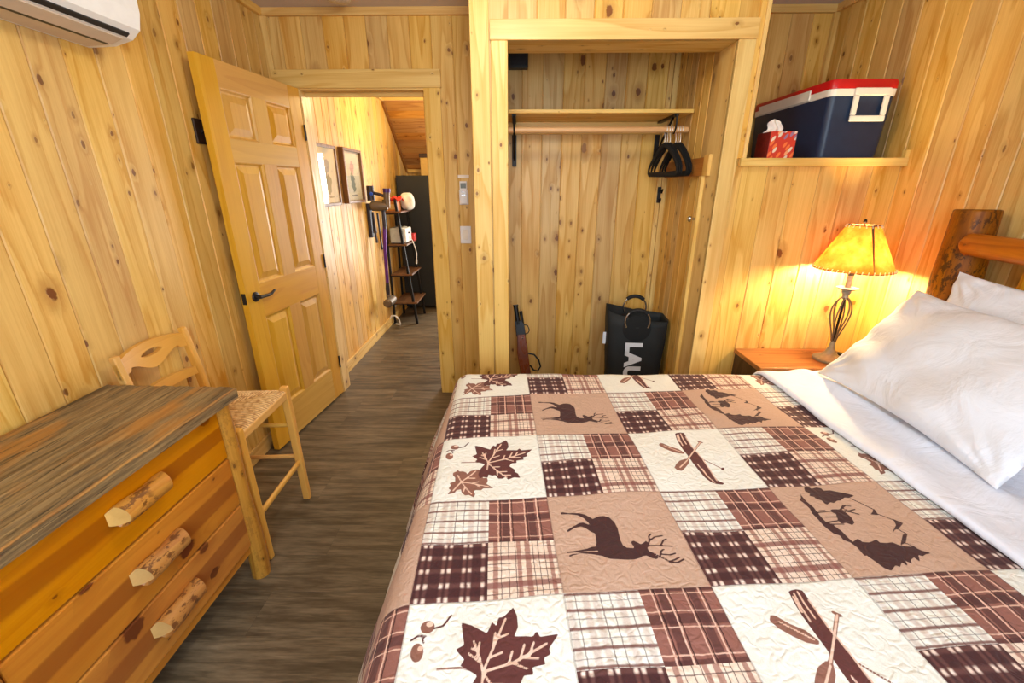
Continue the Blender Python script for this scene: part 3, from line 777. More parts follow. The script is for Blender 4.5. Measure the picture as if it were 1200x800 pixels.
mb = MB(); mb.tube([(-.52, 0, 0), (.522, 0, 0)], .016, 24); tag(t, t['label'], 'rod'); mb.build('dowel', M['dowel'], t, smooth=True)
# hangers
HL = ['black velvet hanger nearest the left in the closet row', 'black velvet hanger second from the left on the closet rod', 'black velvet hanger third from the left on the closet rod',
      'black velvet hanger fourth from the left on the closet rod', 'black velvet hanger fifth from the left on the closet rod', 'black velvet hanger at the right end of the closet row']
def make_hanger():
    t = thing('clothes_hanger', HL[0], 'hanger', (0, 0, 0), group='black hangers on the closet rod')
    mb = MB(); hk = []
    for k in range(15):
        a = math.radians(200-250*k/14); hk.append((0, .020*math.cos(a), .0005+.0205*math.sin(a)))
    hk += [(0, .006, -.032), (0, 0, -.045), (0, 0, -.085)]
    mb.tube(hk, .0022, 8); mb.build('hook', M['white_metal'], t, smooth=True)
    sh = [(0, 0, -.075), (0, .03, -.082), (0, .10, -.115), (0, .17, -.165), (0, .203, -.20), (0, .205, -.222), (0, .19, -.232), (0, .1, -.234), (0, 0, -.234)]
    full = sh[:-1]+[(0, -y, z) for _, y, z in reversed(sh[1:-1])] if False else sh+[(0, -y, z) for _, y, z in reversed(sh[1:-1])]
    mb = MB(); mb.tube(full, .0135, 8, closed=True, flat=(.32, 1)); mb.build('body', M['velvet'], t, smooth=True)
    return t
hg = make_hanger()
def copy_tree(o, parent=None):
    c = o.copy(); COL.objects.link(c)
    if parent: c.parent = parent
    for ch in list(o.children): copy_tree(ch, c)
    return c
hxs = [(.840, 5), (.855, 4), (.870, 3), (.902, 2.4), (.915, 1.7), (.928, 1)]
for i, (x, rz) in enumerate(hxs):
    h = hg if i == 0 else copy_tree(hg)
    h['label'] = HL[i]; h.location = (x, 2.705, 1.796-.0021); h.rotation_euler = (0, 0, math.radians(rz))
# cleats and battens on the closet's right side
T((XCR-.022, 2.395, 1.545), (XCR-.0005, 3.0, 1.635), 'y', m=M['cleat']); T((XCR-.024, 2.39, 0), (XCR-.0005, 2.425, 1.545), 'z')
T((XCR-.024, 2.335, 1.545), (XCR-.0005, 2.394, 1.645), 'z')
t = thing('wall_hook', 'round metal knob on the batten inside the closet right wall', 'knob', (XCR-.024, 2.408, 1.33))
mb = MB(); mb.lathe([(0, 0), (.007, 0), (.007, .012), (.013, .018), (.016, .026), (.012, .034), (0, .037)], 16, cap=False)
mb.v = [tuple(Matrix.Rotation(-PI/2, 4, 'Y') @ Vector(v)) for v in mb.v]; mb.build('knob', M['steel'], t, smooth=True)
t = thing('coat_hook', 'small black double hook low on the closet back wall', 'hook', (.938, 3.012, 1.44))
box_obj('plate', (-.016, -.006, -.05), (.016, -.0005, .05), M['iron'], t, .002)
mb = MB(); mb.tube([(0, -.004, .02), (0, -.04, .015), (0, -.055, .035)], .006, 8); mb.tube([(0, -.004, -.03), (0, -.03, -.04), (0, -.035, -.02)], .005, 8); mb.build('hook', M['iron'], t, smooth=True)
t = thing('junction_box', 'black box in the top left corner of the closet back wall', 'box', (.006, 3.03, 2.205))
box_obj('casing', (-.062, -.055, -.045), (.056, -.0005, .045), M['black_matte'], t, .004)
box_obj('cover', (-.050, -.060, -.036), (.046, -.054, .036), M['black'], t, .006)
# rifle
t = thing('rifle', 'lever action rifle with brown wood stock leaning in closet left corner', 'rifle', (0, 0, 0))
B0, B1 = Vector((.105, 2.66, .02)), Vector((.000, 2.80, .735))
ax = (B1-B0).normalized(); sd = Vector((1, 0, 0)); sd = (sd-ax*sd.dot(ax)).normalized(); th = ax.cross(sd).normalized()
rf = lambda a, b, c=0: B0+ax*a*.93+sd*b*1.45+th*c
def slab(name, poly, hw, m, par=t, bev=.005):
    mb = MB(); mb.prism(poly, lambda a, b: rf(a, b, -hw), lambda a, b: rf(a, b, hw)); return mb.build(name, m, par, bevel=bev, seg=3)
slab('stock', [(0, -.05), (0, .055), (.12, .038), (.26, .022), (.33, .020), (.50, .022), (.585, .020), (.59, -.018), (.45, -.030), (.33, -.028), (.22, -.034)], .016, M['stock'])
slab('receiver', [(.575, -.022), (.575, .022), (.66, .021), (.69, .012), (.69, -.020)], .013, M['iron'], bev=.003)
mb = MB(); mb.tube([rf(.66, -.006), rf(.80, -.006)], .016, 14); mb.tube([rf(.66, .014), rf(.755, .014)], .011, 12); mb.build('barrel', M['iron'], t, smooth=True)
mb = MB(); mb.tube([rf(.795, -.006), rf(.806, -.006)], .019, 14); mb.build('muzzle', M['black'], t, smooth=True)
mb = MB(); mb.tube([rf(.655, .02), rf(.645, .036), rf(.61, .042), rf(.59, .034), rf(.585, .020)], .0035, 8); mb.build('trigger_guard', M['iron'], t, smooth=True)
mb = MB(); mb.tube([rf(.44, .021), rf(.425, .048), rf(.38, .066), rf(.33, .070), rf(.30, .055), rf(.31, .036), rf(.35, .022)], .006, 8); mb.build('lever', M['iron'], t, smooth=True)
mb = MB(); mb.lathe([(0, 0), (.006, 0), (.006, .004), (0, .005)], 12, cap=False); c0 = rf(.565, .006, 0)
mb.v = [tuple(Vector((c0.x, c0.y-.0165, c0.z))+Matrix.Rotation(PI/2, 3, 'X') @ Vector(v)) for v in mb.v]; mb.build('screw', M['steel'], t)
# laundry hamper
HX, HY = .775, 2.70
t = thing('laundry_hamper', 'black fabric laundry hamper with white lettering and round handles in closet', 'hamper', (HX, HY, 0), math.radians(-6))
hw0, hw1, hd0, hd1, HH = .155, .193, .11, .125, .725
def ring(z):
    f = z/HH; a = hw0+(hw1-hw0)*f; b = hd0+(hd1-hd0)*f; n = 48; r = .05; out = []
    for k in range(n):
        w_ = 2*PI*k/n; c, s_ = math.cos(w_), math.sin(w_); e = .38
        out.append((a*abs(c)**e*(1 if c >= 0 else -1), b*abs(s_)**e*(1 if s_ >= 0 else -1)))
    return out
mb = MB(); zs = [0, .1, .25, .4, .55, .66, HH]
for z in zs:
    for k, (x, y) in enumerate(ring(z)):
        dz_ = 0
        if z == HH: dz_ = .03*(-x/hw1) - .012*math.cos(x*9)
        mb.v.append((x+.003*math.sin(z*23+k), y+.004*math.sin(z*17+k*.7), z+dz_))
for i in range(len(zs)-1):
    for k in range(48): l = (k+1) % 48; mb.q(i*48+k, i*48+l, (i+1)*48+l, (i+1)*48+k)
mb.q(*range(48)[::-1])
hb_ = mb.build('bag', M['hamper'], t, smooth=True)
md = hb_.modifiers.new('thick', 'SOLIDIFY'); md.thickness = .004; md.offset = -1
mb = MB(); mb.lathe([(0, 0), (.082, 0), (.087, .0035), (.078, .006), (0, .004)], 40, cap=False)
mb.v = [tuple(Matrix.Rotation(PI/2, 3, 'X') @ Vector((v[0], v[1], v[2]))+Vector((-.01, -hd1+.002, .655))) for v in mb.v]
mb.build('handle_patch', M['hamper_dark'], t, smooth=True)
for yy, tilt in ((-.128, 0), (.116, .03)):
    cx, cz, rr = (-.01, .70, .075) if yy < 0 else (.005, .73, .075)
    arc = [(cx+rr*math.cos(math.radians(a)), yy, cz+rr*math.sin(math.radians(a))) for a in range(-30, 211, 8)]
    mb = MB(); mb.tube(arc, .0055, 10); h = mb.build('handle', M['steel'], t, smooth=True)
    arc = [(cx+rr*math.cos(math.radians(a)), yy, cz+rr*math.sin(math.radians(a))) for a in range(44, 142, 7)]
    mb = MB(); mb.tube(arc, .0125, 12); mb.build('grip', M['foam'], h, smooth=True)
cu = bpy.data.curves.new('lettering', 'FONT'); cu.body = 'LAUNDRY'; cu.size = .135; cu.extrude = .0008; cu.offset = .0075; cu.space_character = 1.06
co_ = bpy.data.objects.new('lettering_curve', cu); COL.objects.link(co_); bpy.context.view_layer.update()
me = bpy.data.meshes.new_from_object(co_.evaluated_get(bpy.context.evaluated_depsgraph_get())); bpy.data.objects.remove(co_)
lt = bpy.data.objects.new('lettering', me); COL.objects.link(lt); me.materials.clear(); me.materials.append(M['print_white']); lt.parent = t
# reads downwards: text x -> -z, text y -> +x
tilt = math.atan2(hd1-hd0, HH)
lt.matrix_local = Matrix(((0, 1, 0, -.062), (math.sin(tilt), 0, -1, -hd1+.0005), (-math.cos(tilt), 0, 0, .560), (0, 0, 0, 1)))
box_obj('tag', (-.207, -.05, .52), (-.188, -.049, .60), M['print_white'], t, 0)
# ------------------------------------------------------------------ niche
t = thing('cooler', 'navy cooler with red lid and white bail handle on the niche ledge', 'cooler', (1.605, 2.63, ZN))
zb, zt = .004, .285
def rr(x0, x1, y0, y1, r, n=5):
    out = []
    for cx, cy, a0 in ((x1-r, y1-r, 0), (x0+r, y1-r, 90), (x0+r, y0+r, 180), (x1-r, y0+r, 270)):
        for k in range(n+1):
            a = math.radians(a0+90*k/n); out.append((cx+r*math.cos(a), cy+r*math.sin(a)))
    return out
def loft(mb, sections):
    n = len(sections[0][0]); o = len(mb.v)
    for pts, z in sections:
        for (x, y) in pts: mb.v.append((x, y, z))
    for i in range(len(sections)-1):
        for k in range(n): l = (k+1) % n; mb.q(o+i*n+k, o+i*n+l, o+(i+1)*n+l, o+(i+1)*n+k)
    mb.q(*[o+k for k in range(n)][::-1]); mb.q(*[o+(len(sections)-1)*n+k for k in range(n)])
W, Dp = .152, .345
mb = MB(); loft(mb, [(rr(-.140, .140, -.335, .335, .03), 0), (rr(-.143, .143, -.338, .338, .03), .02), (rr(-W, W, -.348, .348, .032), .27)]); mb.build('body', M['navy'], t, smooth=True)
mb = MB(); loft(mb, [(rr(-W-.003, W+.003, -.352, .352, .034), .268), (rr(-W-.005, W+.005, -.354, .354, .034), .298)]); mb.build('rim', M['cooler_white'], t, bevel=.002)
mb = MB(); loft(mb, [(rr(-W-.005, W+.005, -.355, .355, .034), .2985), (rr(-W-.006, W+.006, -.356, .356, .034), .325), (rr(-W-.001, W+.001, -.351, .351, .034), .337), (rr(-W+.016, W-.016, -.335, .335, .034), .340)]); mb.build('lid', M['cooler_red'], t, smooth=True)
box_obj('side_grip', (-W-.011, -.20, .272), (-W-.003, .28, .318), M['cooler_white'], t, .003)
mb = MB()
hy = -.366
for a, b in (((-.052, hy, .160), (.110, hy+.010, .186)), ((-.052, hy, .1863), (-.028, hy+.012, .2697)), ((.086, hy, .1863), (.110, hy+.012, .2697)), ((-.052, hy, .270), (.110, hy+.012, .300))): mb.box(a, b)
mb.build('bail_handle', M['cooler_white'], t, bevel=.004, seg=3)
t = thing('tissue_box', 'red patterned cube tissue box beside the cooler on the ledge', 'tissue box', (1.268, 2.335, ZN), 0)
mb = MB(); mb.box((-.062, -.06, 0), (.062, .06, .12)); mb.build('carton', M['tissue_box'], t, bevel=.001)
mb = MB(); mb.box((-.0632, -.0595, .001), (-.0621, .0595, .119)); mb.build('side_panel', M['tissue_side'], t)
mb = MB(); mb.grid(lambda u, v: ((u-.5)*(.075-.02*v)-.012-.020*(1-v)**2+.01*math.sin(v*5), .014*math.sin(u*9+v*2)*(1-.5*v)+.004, .119+.062*v*(1-.25*(2*u-1)**2)), 16, 10)
o_ = mb.build('tissue', M['tissue'], t, smooth=True); s_ = o_.modifiers.new('s', 'SOLIDIFY'); s_.thickness = .002

# ------------------------------------------------------------------ nightstand and lamp
t = thing('nightstand', 'brown wooden nightstand with dark sides between bed and closet wall', 'nightstand', (1.475, 2.105, 0))
box_obj('top', (-.27, -.135, .626), (.27, .140, .650), M['night'], t, .003)
for x in (-.262, .240): box_obj('side_panel', (x, -.122, .05), (x+.022, .138, .626), M['night_dark'], t, .002)
box_obj('back_panel', (-.240, .125, .08), (.240, .138, .626), M['night_dark'], t, .001)
for z0, z1 in ((.36, .61), (.09, .345)):
    d = box_obj('drawer', (-.236, -.128, z0), (.236, -.105, z1), M['night'], t, .003)
    mb = MB(); mb.lathe([(0, 0), (.007, 0), (.006, .012), (.014, .020), (.012, .028), (0, .030)], 14, cap=False)
    mb.v = [tuple(Matrix.Rotation(PI/2, 3, 'X') @ Vector(v)+Vector((0, -.128, (z0+z1)/2))) for v in mb.v]; mb.build('knob', M['iron'], d, smooth=True)
box_obj('shelf_panel', (-.240, -.10, .08), (.240, .125, .095), M['night_dark'], t, .001)
for x in (-.250, .250):
    for y in (-.11, .12): box_obj('foot', (x-.012, y-.012, 0), (x+.012, y+.012, .05), M['night_dark'], t, .001)
LX, LY = 1.612, 2.082
M['wire'] = plain('lamp cage metal', srgb(92, 84, 72), .45, .3)
t = thing('table_lamp', 'lit table lamp with parchment cone shade and caged metal base on nightstand', 'lamp', (LX, LY, .6505))
mb = MB(); mb.lathe([(0, 0), (.070, 0), (.072, .006), (.071, .012), (.060, .018), (.040, .028), (.024, .045), (.015, .068), (.012, .090), (.013, .098), (.010, .104), (0, .104)], 40, cap=False); mb.build('base', M['pewter'], t, smooth=True)
for k in range(6):
    w_ = 2*PI*k/6+.3; pts = []
    for i in range(15):
        f = i/14; z = .098+.235*f
        r = .008+.034*math.sin(min(1, f*.98)**1.7*PI)**.8 if f < 1 else .010
        a = w_+.5*f
        pts.append((r*math.cos(a), r*math.sin(a), z))
    mb = MB(); mb.tube(pts, .0036, 8); mb.build('cage_wire', M['wire'], t, smooth=True)
mb = MB(); mb.lathe([(0, .322), (.012, .322), (.016, .330), (.013, .340), (.016, .348), (.022, .356), (.018, .364), (.046, .376), (.046, .380), (.013, .380), (.0125, .440), (0, .440)], 28, cap=False); mb.build('candle_cup', M['pewter'], t, smooth=True)
mb = MB(); mb.tube([(0, 0, .10), (0, 0, .33)], .006, 10); mb.build('stem', M['iron'], t, smooth=True)
mb = MB(); mb.lathe([(0, .44), (.014, .44), (.014, .475), (0, .475)], 16, cap=False); mb.build('socket', M['black'], t, smooth=True)
mb = MB(); mb.lathe([(0, .476), (.012, .478), (.014, .49), (.027, .525), (.028, .545), (.018, .565), (0, .572)], 20, cap=False); mb.build('light_bulb', M['bulb'], t, smooth=True)
ZB0, ZB1, RB, RT = .472, .675, .162, .063
mb = MB(); mb.lathe([(RB, ZB0), (RT, ZB1)], 64, cap=False); sh = mb.build('lamp_shade', M['shade'], t, smooth=True, fix=False)
m_lace = plain('cream lacing', srgb(240, 214, 170), .7); m_lace2 = plain('brown lacing', srgb(110, 70, 34), .7)
for z, r, nst, m in ((ZB0, RB, 44, m_lace), (ZB1, RT, 18, m_lace)):
    mb = MB(); mb.tube([(r*math.cos(2*PI*k/48), r*math.sin(2*PI*k/48), z) for k in range(48)], .0028, 6, closed=True); mb.build('rim_cord', m_lace2, sh, smooth=True)
    mb = MB()
    for k in range(nst):
        a = 2*PI*k/nst; c, s = math.cos(a), math.sin(a); dz_ = .010 if z == ZB0 else -.010
        mb.tube([((r+.002)*c, (r+.002)*s, z-dz_*.3), ((r+.0035-(.0045 if dz_ > 0 else -.0045))*math.cos(a+.02), (r+.0035-(.0045 if dz_ > 0 else -.0045))*math.sin(a+.02), z+dz_)], .0022, 5)
    mb.build('lacing', m_lace, sh)
mb = MB(); a0 = math.radians(-98)
mb.add([((RB+.002)*math.cos(a0-.010), (RB+.002)*math.sin(a0-.010), ZB0), ((RB+.002)*math.cos(a0+.012), (RB+.002)*math.sin(a0+.012), ZB0), ((RT+.002)*math.cos(a0+.08), (RT+.002)*math.sin(a0+.08), ZB1), ((RT+.002)*math.cos(a0-.10), (RT+.002)*math.sin(a0-.10), ZB1)], [(0, 1, 2, 3)])
mb.build('seam_strip', plain('shade seam', srgb(104, 74, 30), .8), sh)
mb = MB()
for a in (0, 2*PI/3, 4*PI/3): mb.tube([(0, 0, ZB1-.012), (RT*math.cos(a), RT*math.sin(a), ZB1)], .0018, 6)
mb.build('spider', M['iron'], sh)
mb = MB(); mb.tube([(.016, 0, .46), (.05, 0, .52), (.05, 0, .60), (.0, 0, .66)], .0018, 6); mb.tube([(-.016, 0, .46), (-.05, 0, .52), (-.05, 0, .60), (0, 0, .66)], .0018, 6); mb.build('harp', M['iron'], t)
mb = MB(); mb.lathe([(0, .656), (.004, .658), (.003, .680), (.008, .688), (.006, .698), (0, .704)], 12, cap=False); mb.build('finial', M['iron'], t, smooth=True)
t = thing('remote_control', 'small black remote lying on the nightstand right of the lamp', 'remote', (1.715, 2.14, .6505), math.radians(-50))
box_obj('casing', (-.062, -.016, 0), (.062, .016, .014), M['black'], t, .004)
box_obj('button', (-.03, -.007, .0135), (-.016, .007, .0155), M['steel'], t, .001)

# ------------------------------------------------------------------ bed
ZBED = .700
t = thing('bed', 'log bed with peeled log headboard against the right wall', 'bed', (0, 0, 0))
mb = MB(); loft(mb, [(rr(-.20, 1.66, .30, 1.75, .06), .36), (rr(-.215, 1.665, .285, 1.765, .07), .40), (rr(-.215, 1.665, .285, 1.765, .07), .63), (rr(-.20, 1.66, .30, 1.75, .06), .665)]); mb.build('mattress', M['linen'], t, smooth=True)
box_obj('box_spring', (-.20, .30, .22), (1.66, 1.75, .358), M['linen'], t, .01)
for y in (1.728, .32):
    mb = MB(); n_ = 11
    mb.tube([(1.757+.004*math.sin(k*1.1), y+.004*math.cos(k*1.7), 1.412*k/n_) for k in range(n_+1)], [.074+.003*math.sin(k*2.3) for k in range(n_)]+[.068], 22)
    p_ = mb.build('headboard_post', M['log_dark'], t, smooth=True); b_ = p_.modifiers.new('b', 'BEVEL'); b_.width = .008; b_.segments = 3; b_.limit_method = 'ANGLE'
def rail(name, z, y0, y1, x, r):
    n_ = 14; pts = [(x+.003*math.sin(k*1.3), y0+(y1-y0)*k/n_, z+.012*math.sin(k/n_*PI)+.004*math.sin(k*1.9)) for k in range(n_+1)]
    rs = [r*(1+.05*math.sin(k*2.2)) for k in range(n_+1)]; rs[0] = rs[-1] = r*.55; rs[1] = rs[-2] = r*.92
    d = .012
    pts[1] = (pts[1][0], y0+math.copysign(d*1.6, y1-y0), pts[1][2]); pts[-2] = (pts[-2][0], y1-math.copysign(d*1.6, y1-y0), pts[-2][2])
    mb = MB(); mb.tube(pts, rs, 16); return mb.build(name, M['log_y'], t, smooth=True)
rail('headboard_rail', 1.285, 1.675, .37, 1.690, .044)
rail('headboard_rail', .80, 1.67, .37, 1.745, .045)
for y in (1.465, 1.24, 1.02, .80, .58):
    mb = MB(); mb.tube([(1.762, y+.003*math.sin(k*2), .80+.49*k/6) for k in range(7)], [.036, .037, .035, .038, .036, .037, .035], 14); mb.build('spindle', M['log'], t, smooth=True)
for y in (1.70, .35):
    mb = MB(); mb.tube([(1.70, y, .29), (-.14, y, .29)], .05, 14); mb.build('side_rail', M['log_y'], t, smooth=True)
for y in (1.62, .43):
    mb = MB(); mb.tube([(-.10, y, 0), (-.10, y, .22)], .05, 16); mb.build('leg', M['log'], t, smooth=True)

